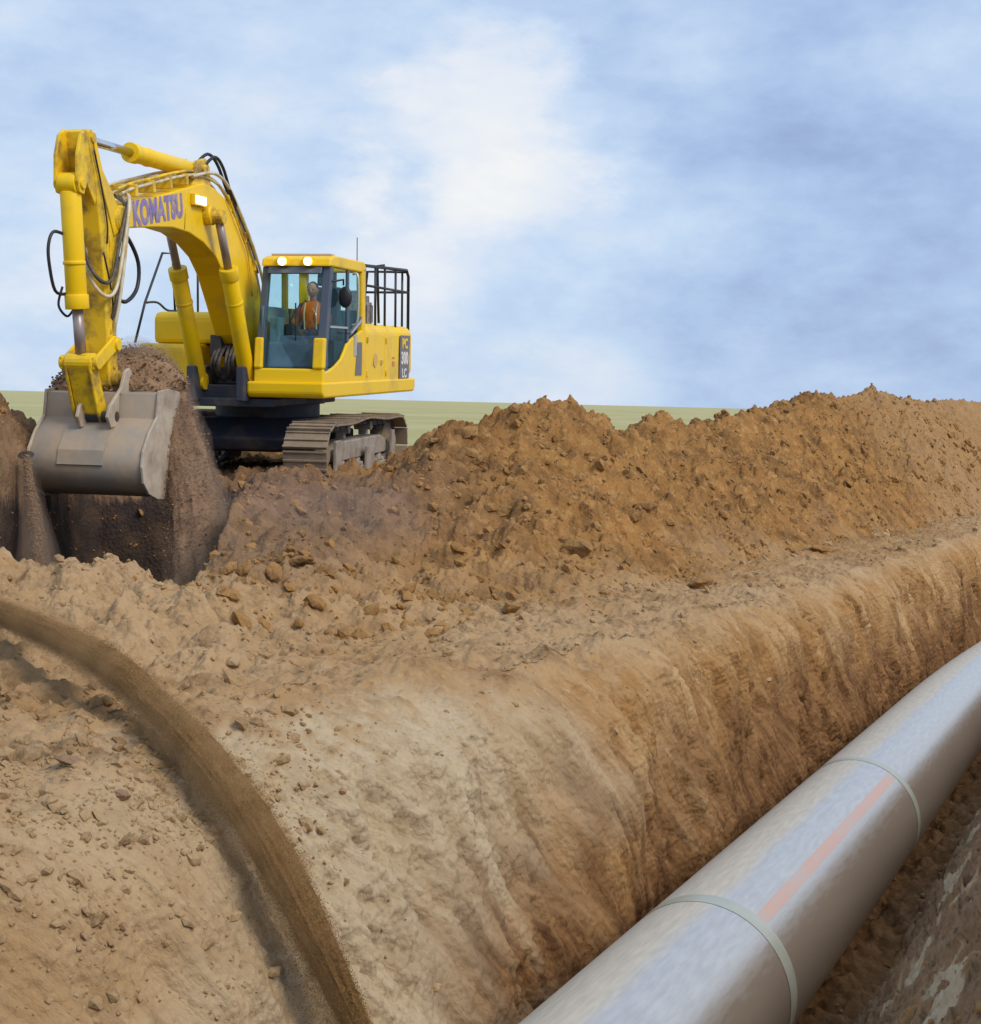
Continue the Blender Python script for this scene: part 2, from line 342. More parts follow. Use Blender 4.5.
    Z_pit=1.*np.where((K==4)[None,:]&(Vg>8)&(Vg<22)&(U>7)&(Z<H(U,Vg)-.10),1.,0.);  col=np.stack([wz,sp,grass,np.ones_like(wz)],-1).reshape(-1,4).astype(np.float32)
    a=me.color_attributes.new('zone','FLOAT_COLOR','POINT'); a.data.foreach_set('color',col.ravel())
    ns=fbm(Vg*.8,Z*.8,0*U+2,3)
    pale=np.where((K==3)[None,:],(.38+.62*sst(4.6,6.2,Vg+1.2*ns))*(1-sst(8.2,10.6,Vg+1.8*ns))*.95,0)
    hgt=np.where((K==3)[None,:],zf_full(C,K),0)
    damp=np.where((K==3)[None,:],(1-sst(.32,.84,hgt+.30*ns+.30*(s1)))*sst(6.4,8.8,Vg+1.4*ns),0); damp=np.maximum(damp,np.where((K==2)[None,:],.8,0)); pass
    pxg=X/np.maximum(Y,.5)*F_PX+490
    loose=np.where((K==4)[None,:],sst(6.2,8.4,U+1.2*bigc+.7*n1)*sst(9.2,11.6,Vg+.8*n1+.6*bigc)*(1-sst(15.5,19,Vg-.6*(U-9)+1.2*bigc)),0); loose=np.clip(loose*.85,0,1); loose=np.maximum(loose,2*Z_pit); loose=np.where((K<=1)[None,:],.55,loose)  # values above one select the shade painted in the pit
    loose=loose*(1-streak); pale=np.maximum(pale,streak)
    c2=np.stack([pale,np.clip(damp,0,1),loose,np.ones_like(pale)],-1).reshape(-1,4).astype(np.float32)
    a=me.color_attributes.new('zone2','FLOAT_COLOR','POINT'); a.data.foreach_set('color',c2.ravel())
    a=me.attributes.new('cut','FLOAT_VECTOR','POINT'); a.data.foreach_set('vector',np.stack([vv,Z,U],-1).reshape(-1).astype(np.float32))
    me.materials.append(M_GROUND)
    o=bpy.data.objects.new('ground',me); COL.objects.link(o); tag(o,kind='structure')
    return X,Y,Z2,U,Vg,K
def _z(): pass
def zf_full(C,K):
    return (1-(1-np.clip(C,0,1))**1.25)[None,:]
GX,GY,GZ,GU,GV,GK=build_ground()

# ------------------------------------------------------------------ clods: loose lumps nobody could count
def ico(sub):
    bm=bmesh.new(); bmesh.ops.create_icosphere(bm,subdivisions=sub,radius=1.); bm.verts.ensure_lookup_table()
    V=np.array([v.co[:] for v in bm.verts]); Fc=np.array([[v.index for v in f.verts] for f in bm.faces]); bm.free(); return V,Fc
def lumps(name,pts,sizes,m,sub=1,flat=.72,jit=.35,smooth=False):
    V0,F0=ico(sub); nb=12; bases=[]
    for k in range(nb):
        n=fbm(V0[:,0]*1.1+k*7.7,V0[:,1]*1.1,V0[:,2]*1.1,2)
        B=V0*(1+jit*1.4*n[:,None]); B=B*np.array([1,RNG.uniform(.65,1),RNG.uniform(.5,.85)])
        # chip flat facets
        for _ in range(4):
            nn=RNG.normal(size=3); nn/=np.linalg.norm(nn); dd=B@nn; lim=.62; B=B-np.maximum(dd-lim,0)[:,None]*nn*.9
        bases.append(B)
    N=len(pts); P=np.zeros((N,len(V0),3))
    ang=RNG.uniform(0,2*PI,N); c,s=np.cos(ang),np.sin(ang); tl=RNG.normal(0,.35,N)
    for i in range(N):
        B=bases[i%nb]; x=B[:,0]*c[i]-B[:,1]*s[i]; y=B[:,0]*s[i]+B[:,1]*c[i]; z=B[:,2]+x*tl[i]
        P[i,:,0]=x;P[i,:,1]=y;P[i,:,2]=z
    P=P*np.asarray(sizes)[:,None,None]+np.asarray(pts)[:,None,:]
    Fi=(F0[None]+(np.arange(N)*len(V0))[:,None,None]).reshape(-1,3)
    me=bpy.data.meshes.new(name); me.vertices.add(N*len(V0)); me.vertices.foreach_set('co',P.astype(np.float32).ravel())
    me.loops.add(Fi.size); me.loops.foreach_set('vertex_index',Fi.ravel().astype(np.int32)); me.polygons.add(len(Fi)); me.polygons.foreach_set('loop_start',(np.arange(len(Fi))*3).astype(np.int32)); me.update(calc_edges=True)
    me.polygons.foreach_set('use_smooth',np.full(len(Fi),smooth))
    me.materials.append(m); o=bpy.data.objects.new(name,me); COL.objects.link(o); return o
def pick(mask,n,wt=None):
    idx=np.flatnonzero(mask.ravel()); w=(wt.ravel()[idx] if wt is not None else np.ones(len(idx))); w=w/w.sum()
    j=RNG.choice(idx,n,p=w); return np.stack([GX.ravel()[j],GY.ravel()[j],GZ.ravel()[j]],-1),GU.ravel()[j],GV.ravel()[j]
Kg=np.broadcast_to(GK[None,:],GU.shape)
vis=(GY>3)&(np.abs(GX/np.maximum(GY,.1))<.40)
cell=np.gradient(GV,axis=0)*np.abs(np.gradient(GU,axis=1))+1e-9
dist=np.hypot(GX,GY)
m_l=(Kg==4)&vis&(GU<12.8)&(GV<60)&(GV>3)
w_=cell/np.maximum(dist,3)**1.2*(.35+np.maximum(fbm(GX*.8,GY*.8,0*GX,2),0)*2.2)*np.where(GU<5.0,.45,1.)
pts,pu,pv=pick(m_l,15000,w_)
sz=np.minimum(.0095*(1-RNG.random(len(pts)))**-.50,.07)*(.65+.04*np.hypot(pts[:,0],pts[:,1])); pts[:,2]+=sz*.1
m_t=(Kg==4)&vis&(GU<10.5)&(GU>4.8)&(GV<45)&(GV>9.5); p2,u2,v2=pick(m_t,420,cell/np.maximum(dist,3)**1.1*np.exp(-((GU-5.9)/1.1)**2)+.12*cell/np.maximum(dist,3)**1.1)
s2_=RNG.uniform(.05,.12,len(p2)); p2[:,2]-=s2_*.15; pts=np.concatenate([pts,p2]); sz=np.concatenate([sz,s2_]); pu=np.concatenate([pu,u2]); pv=np.concatenate([pv,v2])
spoil=(pu>5.2)&(pv>9.5)
tag(lumps('soil_clods',pts[spoil],sz[spoil],M_CLOD),'loose brown clods strewn over the spoil bank','soil',kind='stuff')
tag(lumps('pale_soil_clods',pts[~spoil],sz[~spoil],M_CLODP),'pale crumbly clods strewn over the ledge above the trench','soil',kind='stuff')
_T=np.broadcast_to(np.where(GK==3,np.cumsum(GK==3)/max((GK==3).sum(),1),0)[None,:],GU.shape)
m_c=(Kg==3)&vis&(GV>3)&(GV<34)&(_T>.25); pts,pu,pv=pick(m_c,3400,cell/np.maximum(dist,3)**1.3*np.where(_T>.25,(_T)**3,0)*(.2+4*(1-sst(5.,7.5,GV)))*(.3+2*np.maximum(fbm(GX*1.3,GY*1.3,GZ*1.3,2),0)))
sz=np.minimum(.0075*(1-RNG.random(len(pts)))**-.5,.05)
tag(lumps('cut_face_crumbs',pts,sz,M_CLODP),'pale crumbs of soil lodged on the upper cut face of the trench','soil',kind='stuff')
m_b=((Kg==1)|(Kg==2))&vis&(GV<30); pts,pu,pv=pick(m_b,2500,cell/np.maximum(dist,3)**1.5)
sz=np.minimum(.007*(1-RNG.random(len(pts)))**-.6,.07)
tag(lumps('trench_crumbs',pts,sz,M_CLOD),'small crumbs of soil on the bank beside the pipe','soil',kind='stuff')

def ground_z(x,y):
    j=np.argmin((GX-x)**2+(GY-y)**2); return float(GZ.ravel()[j])
def hit(px,py):
    """where the ray of a photo pixel meets the ground"""
    d=CF+CR*((px-490.5)/F_PX)-CU*((py-512)/F_PX)
    P=np.stack([GX,GY,GZ],-1); t=(P[...,0]*d.x+P[...,1]*d.y+P[...,2]*d.z)/d.length_squared
    e=(P[...,0]-t*d.x)**2+(P[...,1]-t*d.y)**2+(P[...,2]-t*d.z)**2
    e=e/np.maximum(t,.5)**2; ok=(e<(3.5/1500)**2)&(t>1); 
    if not ok.any(): ok=e<=e.min()
    tt=np.where(ok,t,1e9); j=int(np.argmin(tt)); return float(GX.ravel()[j]),float(GY.ravel()[j]),float(GZ.ravel()[j])
def boulder(px,py,wpx,hf,label,m=M_CLOD,name='soil_boulder',group='large clods lying on the dug soil'):
    x,y,z=hit(px,py); r=wpx/2/F_PX*y; V,Fc=ico(4); k=random.random()*50
    n=fbm(V[:,0]*.9+k,V[:,1]*.9,V[:,2]*.9,3); B=V*(1+.45*n[:,None])
    for _ in range(9):
        nn=RNG.normal(size=3); nn/=np.linalg.norm(nn); dd=B@nn; B=B-np.maximum(dd-RNG.uniform(.5,.75),0)[:,None]*nn*.92
    B=B*(1+.05*fbm(V[:,0]*6+k,V[:,1]*6,V[:,2]*6,3)[:,None]); B=B*r*np.array([1,.9,hf])
    mb=MB(); mb.add(B,Fc.tolist(),True); o=mb.build(name,m); o.location=(x,y+r*.3,z+r*hf*.35); tag(o,label,'clod',group); return o
boulder(465,434,26,.75,'blocky brown clod at the left end of the spoil crest, beside the track')
boulder(432,440,14,.7,'small clod perched left of the blocky clod near the digger track')
boulder(246,576,18,1.1,'pale upright clod on the lip just right of the pit')
boulder(271,576,28,.7,'wide brown clod beside the pale upright clod near the pit')
boulder(300,562,34,.45,'long flat clod below the digger track, topmost of the cluster by the pit')
boulder(701,583,30,.55,'dark brown clod lying alone at the toe of the spoil bank')
boulder(578,549,42,.6,'large sunken brown clod halfway up the spoil slope')
boulder(645,505,22,.6,'clod half buried high on the spoil slope above the large sunken one')
boulder(510,608,26,.6,'brown clod at the spoil toe left of centre')
boulder(288,710,22,.5,'pale clod on the trench rim beside the falling soil stream',M_CLODP)
boulder(68,762,26,.5,'flat dark clod on the slope at far left below the soil stream',M_FALL)
boulder(122,795,20,.6,'small dark clod right of the flat one on the left slope',M_FALL)
boulder(822,548,24,.5,'clod at the toe of the far spoil heap toward the right')

# ------------------------------------------------------------------ pipeline
def pipe_axis(v):
    b=max(v-18.,0); u=2.3466-.005*b*b/(1+.02*b); x,y=uv2xy(u,v); return Vector((x,y,-3.158-.0329*v+.004*b))
RP=.533
def pipe_mat():
    M=bpy.data.materials.new('coated_pipe_steel'); M.use_nodes=True; nt=M.node_tree; N=nt.nodes; L=nt.links; P=N['Principled BSDF']
    a=N.new('ShaderNodeAttribute'); a.attribute_name='around'; sp=N.new('ShaderNodeSeparateXYZ'); L.new(a.outputs['Vector'],sp.inputs[0])   # x angle 0..1 from left side over the top, y metres along
    mp=N.new('ShaderNodeMapping'); mp.inputs['Scale'].default_value=(3,.9,1); L.new(a.outputs['Vector'],mp.inputs['Vector'])
    n=N.new('ShaderNodeTexNoise'); n.inputs['Scale'].default_value=.8; n.inputs['Detail'].default_value=7; n.inputs['Roughness'].default_value=.58; L.new(mp.outputs[0],n.inputs['Vector'])
    ma=N.new('ShaderNodeMath'); ma.operation='MULTIPLY_ADD'; ma.inputs[1].default_value=.10; L.new(n.outputs['Fac'],ma.inputs[0]); L.new(sp.outputs['X'],ma.inputs[2])
    r=N.new('ShaderNodeValToRGB'); r.color_ramp.elements[0].position=.545; r.color_ramp.elements[1].position=.60; r.color_ramp.elements[0].color=(1,1,1,1); r.color_ramp.elements[1].color=(0,0,0,1); L.new(ma.outputs[0],r.inputs['Fac'])
    n2=N.new('ShaderNodeTexNoise'); n2.inputs['Scale'].default_value=9; n2.inputs['Detail'].default_value=9; mp2=N.new('ShaderNodeMapping'); mp2.inputs['Scale'].default_value=(6,.5,1); L.new(a.outputs['Vector'],mp2.inputs['Vector']); L.new(mp2.outputs[0],n2.inputs['Vector'])
    c1=N.new('ShaderNodeValToRGB'); c1.color_ramp.elements[0].position=.35; c1.color_ramp.elements[1].position=.68; c1.color_ramp.elements[0].color=(.47,.455,.45,1); c1.color_ramp.elements[1].color=(.56,.55,.54,1); L.new(n2.outputs['Fac'],c1.inputs['Fac'])
    c2=N.new('ShaderNodeValToRGB'); c2.color_ramp.elements[0].position=.35; c2.color_ramp.elements[1].position=.68; c2.color_ramp.elements[0].color=(.44,.395,.325,1); c2.color_ramp.elements[1].color=(.53,.475,.395,1); L.new(n2.outputs['Fac'],c2.inputs['Fac'])
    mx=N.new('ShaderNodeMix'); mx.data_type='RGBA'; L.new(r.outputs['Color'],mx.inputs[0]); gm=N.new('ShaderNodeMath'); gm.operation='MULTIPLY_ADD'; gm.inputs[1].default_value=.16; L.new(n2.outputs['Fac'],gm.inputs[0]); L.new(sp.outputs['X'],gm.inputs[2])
    gr_=N.new('ShaderNodeMapRange'); gr_.inputs[1].default_value=.80; gr_.inputs[2].default_value=.90; L.new(gm.outputs[0],gr_.inputs[0])  # brown ramp paints the soil's reflection onto the lower flank
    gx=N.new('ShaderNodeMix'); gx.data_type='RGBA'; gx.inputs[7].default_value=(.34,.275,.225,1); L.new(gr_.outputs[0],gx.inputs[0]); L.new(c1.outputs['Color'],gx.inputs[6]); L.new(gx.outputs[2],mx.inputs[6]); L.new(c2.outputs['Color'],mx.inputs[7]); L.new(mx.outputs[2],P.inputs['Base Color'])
    rr=N.new('ShaderNodeMix'); rr.data_type='FLOAT'; L.new(r.outputs['Color'],rr.inputs[0]); rr.inputs[2].default_value=.30; rr.inputs[3].default_value=.62; L.new(rr.outputs[0],P.inputs['Roughness'])
    mm=N.new('ShaderNodeMix'); mm.data_type='FLOAT'; L.new(r.outputs['Color'],mm.inputs[0]); mm.inputs[2].default_value=.45; mm.inputs[3].default_value=.05; L.new(mm.outputs[0],P.inputs['Metallic'])
    b=N.new('ShaderNodeBump'); b.inputs['Strength'].default_value=.12; b.inputs['Distance'].default_value=.01; L.new(n2.outputs['Fac'],b.inputs['Height']); L.new(b.outputs['Normal'],P.inputs['Normal'])
    return M
M_PIPE=pipe_mat()
M_BAND=mat('green_grey_joint_coating',(.39,.42,.35),.38,.3,noise=(3,(.46,.46,.40),.4,.6))
M_STRIPE=mat('faded_pink_stripe',(.56,.35,.28),.35,.2,noise=(3,(.46,.40,.37),.45,.7))
pipe_root=empty('pipeline',Matrix.Translation(pipe_axis(10))); tag(pipe_root,'long grey coated steel pipeline lying along the trench','pipe')
def pipe_sweep(name,v0,v1,step,r,m,parent,a0=0,a1=2*PI,seg=96,thick=None):
    vs=np.arange(v0,v1+1e-6,step); V=[];A=[]
    closed=abs(a1-a0-2*PI)<1e-6; ns=seg+1
    for v in vs:
        p=pipe_axis(v); t=(pipe_axis(v+.05)-pipe_axis(v-.05)).normalized(); s=Vector((NX,NY,0)); s=(s-t*s.dot(t)).normalized(); w=t.cross(s); 
        if w.z<0: w=-w
        for k in range(ns):
            an=a0+(a1-a0)*k/seg      # 0 = left side (towards the far wall), pi/2 top
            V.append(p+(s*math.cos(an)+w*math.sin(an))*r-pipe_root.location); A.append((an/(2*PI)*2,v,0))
    Fc=[(i*ns+k,i*ns+k+1,(i+1)*ns+k+1,(i+1)*ns+k) for i in range(len(vs)-1) for k in range(seg)]
    mb=MB(); mb.add(V,Fc,True); o=mb.build(name,m,parent)
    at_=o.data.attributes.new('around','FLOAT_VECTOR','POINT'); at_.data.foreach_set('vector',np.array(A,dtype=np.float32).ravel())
    if thick: s_=o.modifiers.new('solid','SOLIDIFY'); s_.thickness=thick; s_.offset=1
    return o
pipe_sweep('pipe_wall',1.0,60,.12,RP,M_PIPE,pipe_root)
def ring_v(px,py):
    # station along the pipe where its top silhouette passes a pixel
    best=None
    d=(CF+CR*((px-490.5)/F_PX)-CU*((py-512)/F_PX)).normalized()
    for v in np.arange(4,40,.02):
        p=pipe_axis(v); e=(p-d*p.dot(d)).length/p.length
        if best is None or e<best[0]: best=(e,v)
    return best[1]
RV=[ring_v(714,996),ring_v(874,834)]; gap=RV[1]-RV[0]; print('rings',RV)
for v in (RV[0],RV[1],RV[1]+2.6*gap):
    pipe_sweep('joint_band',v-.08,v+.08,.08,RP+.0025,M_BAND,pipe_root)
pipe_sweep('painted_stripe',RV[0]+.06,RV[1]-.06,.1,RP+.0015,M_STRIPE,pipe_root,a0=rad(120),a1=rad(129),seg=5)

# ------------------------------------------------------------------ excavator
a=rad(258.75); fx=Vector((math.cos(a),math.sin(a),0)); ly=Vector((-math.sin(a),math.cos(a),0)); uz=Vector((0,0,1))
t=rad(-1.88); fx,uz=fx*math.cos(t)+uz*math.sin(t),uz*math.cos(t)-fx*math.sin(t)
t=rad(.19); ly,uz=ly*math.cos(t)+uz*math.sin(t),uz*math.cos(t)-ly*math.sin(t)
MX=Matrix((fx,ly,uz)).transposed().to_4x4(); MX.translation=Vector((-3.39,22.74,-1.15))
EX=empty('excavator',MX); tag(EX,'large yellow tracked excavator with its arm reaching down over the pit','excavator')
def prt(mb,name,m,par=EX,bevel=0.,seg=2,label=None):
    o=mb.build(name,m,par,bevel,seg)
    if label: o['label']=label
    return o
# --- undercarriage
def track_side(y0,y1):
    s=1 if y1>0 else -1; yo=max(abs(y0),abs(y1))*s
    # belt path (x,z) loop
    xr,xf=-1.45,2.02; zc=.44; R_=.39; path=[]
    for k in range(13): an=-PI/2+PI*k/12; path.append((xf+R_*math.cos(an),zc+R_*math.sin(an)))
    nt_=14
    for k in range(1,nt_): f_=k/nt_; path.append((xf+(xr-xf)*f_,zc+R_+.05*math.sin(f_*PI*1.0)-.035*math.sin(f_*2*PI)**2))
    for k in range(13): an=PI/2+PI*k/12; path.append((xr+R_*math.cos(an),zc+R_*math.sin(an)))
    for k in range(1,nt_): f_=k/nt_; path.append((xr+(xf-xr)*f_,zc-R_))
    P=[Vector((p[0],0,p[1])) for p in path]; L_=[0]
    for i in range(len(P)): L_.append(L_[-1]+(P[(i+1)%len(P)]-P[i]).length)
    n=34; mb=MB(); ch=MB()
    def atl(q):
        q=q%L_[-1]
        for i in range(len(P)):
            if L_[i+1]>=q: return P[i]+(P[(i+1)%len(P)]-P[i])*((q-L_[i])/(L_[i+1]-L_[i]))
    for k in range(n):
        q=k*L_[-1]/n; p=atl(q); tn=(atl(q+.02)-atl(q-.02)).normalized(); nn=Vector((tn.z,0,-tn.x)); 
        hw=L_[-1]/n*.485
        def quad(a0,a1,h0,h1,ya,yb,tgt):
            V=[p+tn*aa+nn*hh+Vector((0,yy,0)) for hh in (h0,h1) for yy in (ya,yb) for aa in (a0,a1)]
            tgt.add(V,[(0,2,3,1),(4,5,7,6),(0,1,5,4),(2,6,7,3),(0,4,6,2),(1,3,7,5)])
        quad(-hw,hw,-.012,.018,y0,y1,mb); quad(-hw,-hw+.03,.018,.05,y0,y1,mb); quad(-.015,.015,.018,.042,y0,y1,mb); quad(hw-.03,hw-.008,.018,.036,y0,y1,mb)
        ym=(y0+y1)/2; quad(-hw*.9,hw*.9,-.10,-.014,ym-.11,ym-.05,ch); quad(-hw*.9,hw*.9,-.10,-.014,ym+.05,ym+.11,ch)
    tr=prt(mb,'track',M_TRK,bevel=.004,seg=1); tr['label']='dusty crawler track'
    prt(ch,'track_chain',M_UND,tr)
    fm=MB(); ym=(y0+y1)/2
    fm.prism([(-1.25,.30),(1.7,.30),(1.72,.44),(1.2,.58),(-.8,.58),(-1.25,.46)],ym-.16,ym+.16); 
    prt(fm,'track_frame',M_TRL,tr,.02)
    for xx,nm,rr in ((xf,'idler_wheel',.31),(xr,'sprocket',.33)):
        w=MB(); w.tube([(xx,ym-.09,zc),(xx,ym+.09,zc)],rr,24,smooth=False); w.tube([(xx,ym-.17,zc),(xx,ym+.19,zc)],.14,16,smooth=False)
        if nm=='sprocket':
            for k in range(16): an=2*PI*k/16; w.box(xx+math.cos(an)*.33-.03,xx+math.cos(an)*.33+.03,ym-.04,ym+.04,zc+math.sin(an)*.33-.03,zc+math.sin(an)*.33+.03)
        prt(w,nm,M_TRK,tr,.01)
    for k in range(8):
        w=MB(); xx=-1.15+k*2.7/7; w.tube([(xx,ym-.16,.20),(xx,ym+.16,.20)],.10,14,smooth=False); w.tube([(xx,ym-.21,.20),(xx,ym+.21,.20)],.05,10,smooth=False); prt(w,'roller',M_TRL,tr,.008)
    for xx in (-.35,.8):
        w=MB(); w.tube([(xx,ym-.13,.74),(xx,ym+.13,.74)],.07,12,smooth=False); w.box(xx-.05,xx+.05,ym-.06,ym+.06,.60,.70); prt(w,'carrier_roller',M_TRL,tr)
    g=MB()   # step plates and guard on the outer face
    for xx,w_,h_ in ((-1.12,.10,.64),(.15,.22,.46),(1.75,.15,.62)): g.prism([(xx-w_,.12),(xx+w_,.12),(xx+w_*.85,h_),(xx-w_*.85,h_)],yo-s*.04,yo-s*.08)
    g.box(-1.2,1.8,yo-s*.10-.012,yo-s*.10+.012,.12,.19)
    prt(g,'roller_guard',M_TRL,tr,.006)
    return tr
track_side(1.08,1.70); track_side(-1.70,-1.08)
cb=MB(); cb.prism([(-1.1,.42),(1.25,.42),(1.35,.60),(.95,.86),(-.9,.86),(-1.2,.6)],-.72,.72); 
for sx in (.82,-.82): cb.prism([(-1.06,.38),(-1.06,.66),(1.06,.66),(1.06,.38)],sx-.16,sx+.16,axis='X')
prt(cb,'carbody',M_UND,bevel=.03)
sw=MB(); sw.tube([(0,0,.86),(0,0,1.06)],.78,48,smooth=False); sw.tube([(0,0,1.06),(0,0,1.2)],.86,48,smooth=False); prt(sw,'swing_ring',M_UND,bevel=.01)
# --- deck
dk=MB(); dk.prism([(-3.02,1.26),(-2.95,1.2),(1.98,1.2),(2.03,1.26),(2.03,1.42),(-3.02,1.42)],.42,1.52); prt(dk,'cab_deck',M_Y,bevel=.03)
dk=MB(); dk.box(-2.6,1.75,-.46,.42,1.14,1.36); dk.box(1.2,2.12,-.42,-.30,1.14,1.62); dk.box(1.2,2.12,.30,.418,1.14,1.62); dk.box(-2.6,1.55,-1.46,-.46,1.16,1.33); dk.box(-1.0,1.9,-.9,.75,1.06,1.18)
prt(dk,'revolving_frame',M_UND,bevel=.02)
# --- side hood: rounded shoulder, left
def shoulder(y_in,y_out,z0,z1,r=.17,n=6):
    s=1 if y_out>y_in else -1; pts=[(y_in,z0),(y_out,z0)]
    for k in range(n+1): an=PI/2*k/n; pts.append((y_out-s*r+s*r*math.cos(an),z1-r+r*math.sin(an)))
    pts.append((y_in,z1)); return pts
hd=MB(); hd.prism(shoulder(.3,1.5,1.403,2.27),-2.0,-1.17,axis='X'); prt(hd,'engine_side_panel',M_Y,bevel=.012)
hd=MB(); hd.prism(shoulder(.3,1.5,1.403,2.27),-1.155,-.10,axis='X'); prt(hd,'engine_side_panel',M_Y,bevel=.012)
hd=MB(); hd.prism(shoulder(.3,-1.5,1.33,2.27),-2.0,-.6,axis='X'); hd.box(-2.0,-.75,-.3,.3,1.33,2.27); prt(hd,'engine_hood',M_Y,bevel=.03)
hd=MB(); hd.prism([(-2.0,2.272),(-.7,2.272),(-.8,2.5),(-1.9,2.5)],-.9,.35); prt(hd,'engine_cover',M_Y,bevel=.04)
# counterweight: plan outline with rounded rear, rounded top edge
cw=MB(); plan=[(-2.015,-1.5),(-2.80,-1.5)]
for k in range(1,12): an=PI*k/12; plan.append((-2.80-.60*math.sin(an)**.8,-1.5*math.cos(an)))
plan+=[(-2.80,1.5),(-2.015,1.5)]
cw.prism(plan,1.425,2.27,axis='Z'); cwo=prt(cw,'counterweight',M_Y,bevel=.16,seg=5)
# rear flange strip over deck line
sk=MB(); sk.prism([(-2.95,1.505),(-2.9,1.25),(-2.9,1.40)] and [(-2.88,1.215),(-2.88,1.395),(-2.0,1.395),(-2.0,1.215)],1.49,1.515); pass
# decals
dm=lambda x,z,y: Matrix(((-1,0,0,x),(0,0,1,y),(0,1,0,z),(0,0,0,1)))
st=MB(); st.prism([(-2.04,1.42),(-2.09,2.12),(-2.72,2.12),(-2.64,1.42)],1.5035,1.506); prt(st,'model_stripe',M_GREY)
text_obj('model_letters','PC',.22,M_Y,EX,dm(-2.38,1.98,1.509),1.3,.008)
text_obj('model_letters','300',.27,M_WHT,EX,dm(-2.36,1.74,1.509),1.05,.010)
text_obj('model_letters','LC',.20,M_WHT,EX,dm(-2.34,1.50,1.509),1.2,.006)
st=MB(); st.prism([(-1.60,1.62),(-1.60,1.70),(-1.74,1.70),(-1.74,1.62)],1.5015,1.505); st.prism([(-1.60,1.74),(-1.60,1.77),(-1.74,1.77),(-1.74,1.74)],1.5015,1.505); prt(st,'warning_decal',mat('orange_decal',(.6,.2,.08),.5))
st=MB(); st.tube([(-.60,1.502,1.72),(-.60,1.512,1.72)],.11,20,smooth=False); M_EMB=mat('worn_emblem',(.62,.42,.12),.5); prt(st,'side_emblem',M_EMB); st=MB(); st.box(-.98,-.90,1.5,1.53,1.66,1.72); prt(st,'panel_lock',M_EMB)
sv=MB(); sv.prism([(.46,1.50),(.14,1.50),(.12,1.98),(.34,1.98)],1.502,1.507); prt(sv,'vent_grille',M_GREY)
# --- cab (X front 1.95 at floor, 1.58 at roof; Y .5..1.5)
zf_,zr_=1.403,3.02
def fxz(z): return 1.95-(z-1.56)*.235
cabm=MB()
def bar(p,q,w): cabm.tube([p,q],w,8,smooth=True)
# floor box and lower swoop on the left side
cabm.prism([(1.97,1.403),(1.95,1.56),(1.72,1.575),(1.42,1.64),(1.12,1.74),(.95,1.86),(.80,1.98),(.12,2.16),(.06,2.16),(.06,1.403)],1.45,1.497)
cabm.prism([(1.97,1.403),(1.95,1.56),(-.06,1.56),(-.06,1.403)],.5,1.44)
cabm.prism([(1.98,1.403),(1.96,1.60),(1.90,1.60),(1.90,1.403)],.5,1.5)
# rear pillar
cabm.prism([(.06,1.403),(.10,3.04),(-.09,3.10),(-.09,1.403)],1.40,1.5); cabm.prism([(.06,1.403),(.06,3.04),(-.09,3.04),(-.09,1.403)],.5,.62)
cabm.box(-.09,-.03,.62,1.40,1.56,2.15)
# front corner guards
cabm.prism([(1.985,1.60),(1.92,2.02),(1.80,2.02),(1.86,1.60)],1.34,1.5); cabm.prism([(1.985,1.60),(1.92,2.02),(1.86,2.02),(1.9,1.60)],.5,.62)
# roof edge
rf=[(1.66,3.0),(1.62,3.11),(1.42,3.16),(.1,3.16),(-.10,3.10),(-.10,3.0)]
cabm.prism([(1.66,3.0),(1.62,3.11),(1.42,3.16),(1.25,3.16),(1.25,3.0)],.50,1.5); cabm.prism([(.12,3.0),(.12,3.16),(-.02,3.16),(-.10,3.10),(-.10,3.0)],.50,1.5)
cabm.box(.12,1.25,.50,.60,3.0,3.16); cabm.box(.12,1.25,1.40,1.5,3.0,3.16)
prt(cabm,'cab_frame',M_Y,bevel=.025)
rp=MB(); rp.box(1.27,1.42,.56,1.44,3.162,3.19); prt(rp,'roof_panel',mat('roof_dust',(.55,.45,.42),.5),bevel=.01)
rp=MB(); rp.box(.12,1.25,.60,1.40,3.13,3.135); prt(rp,'added_skylight',M_GL)  # unseen clear roof panel, added to let daylight reach the operator
pl=MB()
def pillar(x0,z0,x1,z1,y0,y1,w): pl.prism([(x0,z0),(x1,z1),(x1-w,z1),(x0-w,z0)],y0,y1)
pillar(fxz(1.6)-.01,1.602,fxz(3.0)-.01,2.998,1.375,1.492,.13); pillar(fxz(1.6)-.01,1.602,fxz(3.0)-.01,2.998,.505,.60,.10)
pl.prism([(1.70,2.9),(1.64,2.998),(1.5,2.998),(1.5,2.9)],.6,1.375)
pl.prism([(.82,1.95),(.80,2.998),(.72,2.998),(.73,1.98)],1.45,1.488)     # door rear post
pl.prism([(.80,2.16),(.80,2.20),(1.70,2.20),(1.72,2.16)],1.462,1.488)      # door waist rail
pl.prism([(.70,2.05),(.70,2.13),(.08,2.36),(.08,2.26)],1.46,1.492)
prt(pl,'cab_pillars',mat('slate_pillar',(.06,.085,.13),.45),bevel=.01)
rl=MB(); rl.prism([(1.66,2.165),(1.66,2.19),(.85,2.19),(.85,2.165)],1.492,1.505); rl.prism([(.66,2.09),(.66,2.125),(.10,2.335),(.10,2.29)],1.494,1.506); rl.prism([(.52,1.78),(.52,2.06),(.40,2.1),(.40,1.78)],1.498,1.508)
prt(rl,'door_rail',M_ALU)
gb=MB(); gb.tube(smooth_path([(.60,1.50,2.95),(.60,1.58,2.90),(.62,1.58,2.3),(.62,1.50,2.22)],5),.018,8); prt(gb,'grab_rail',M_ALU)
gb=MB(); gb.tube([(1.55,1.50,2.80),(1.25,1.56,2.84),(1.25,1.56,2.76)],.014,8); 
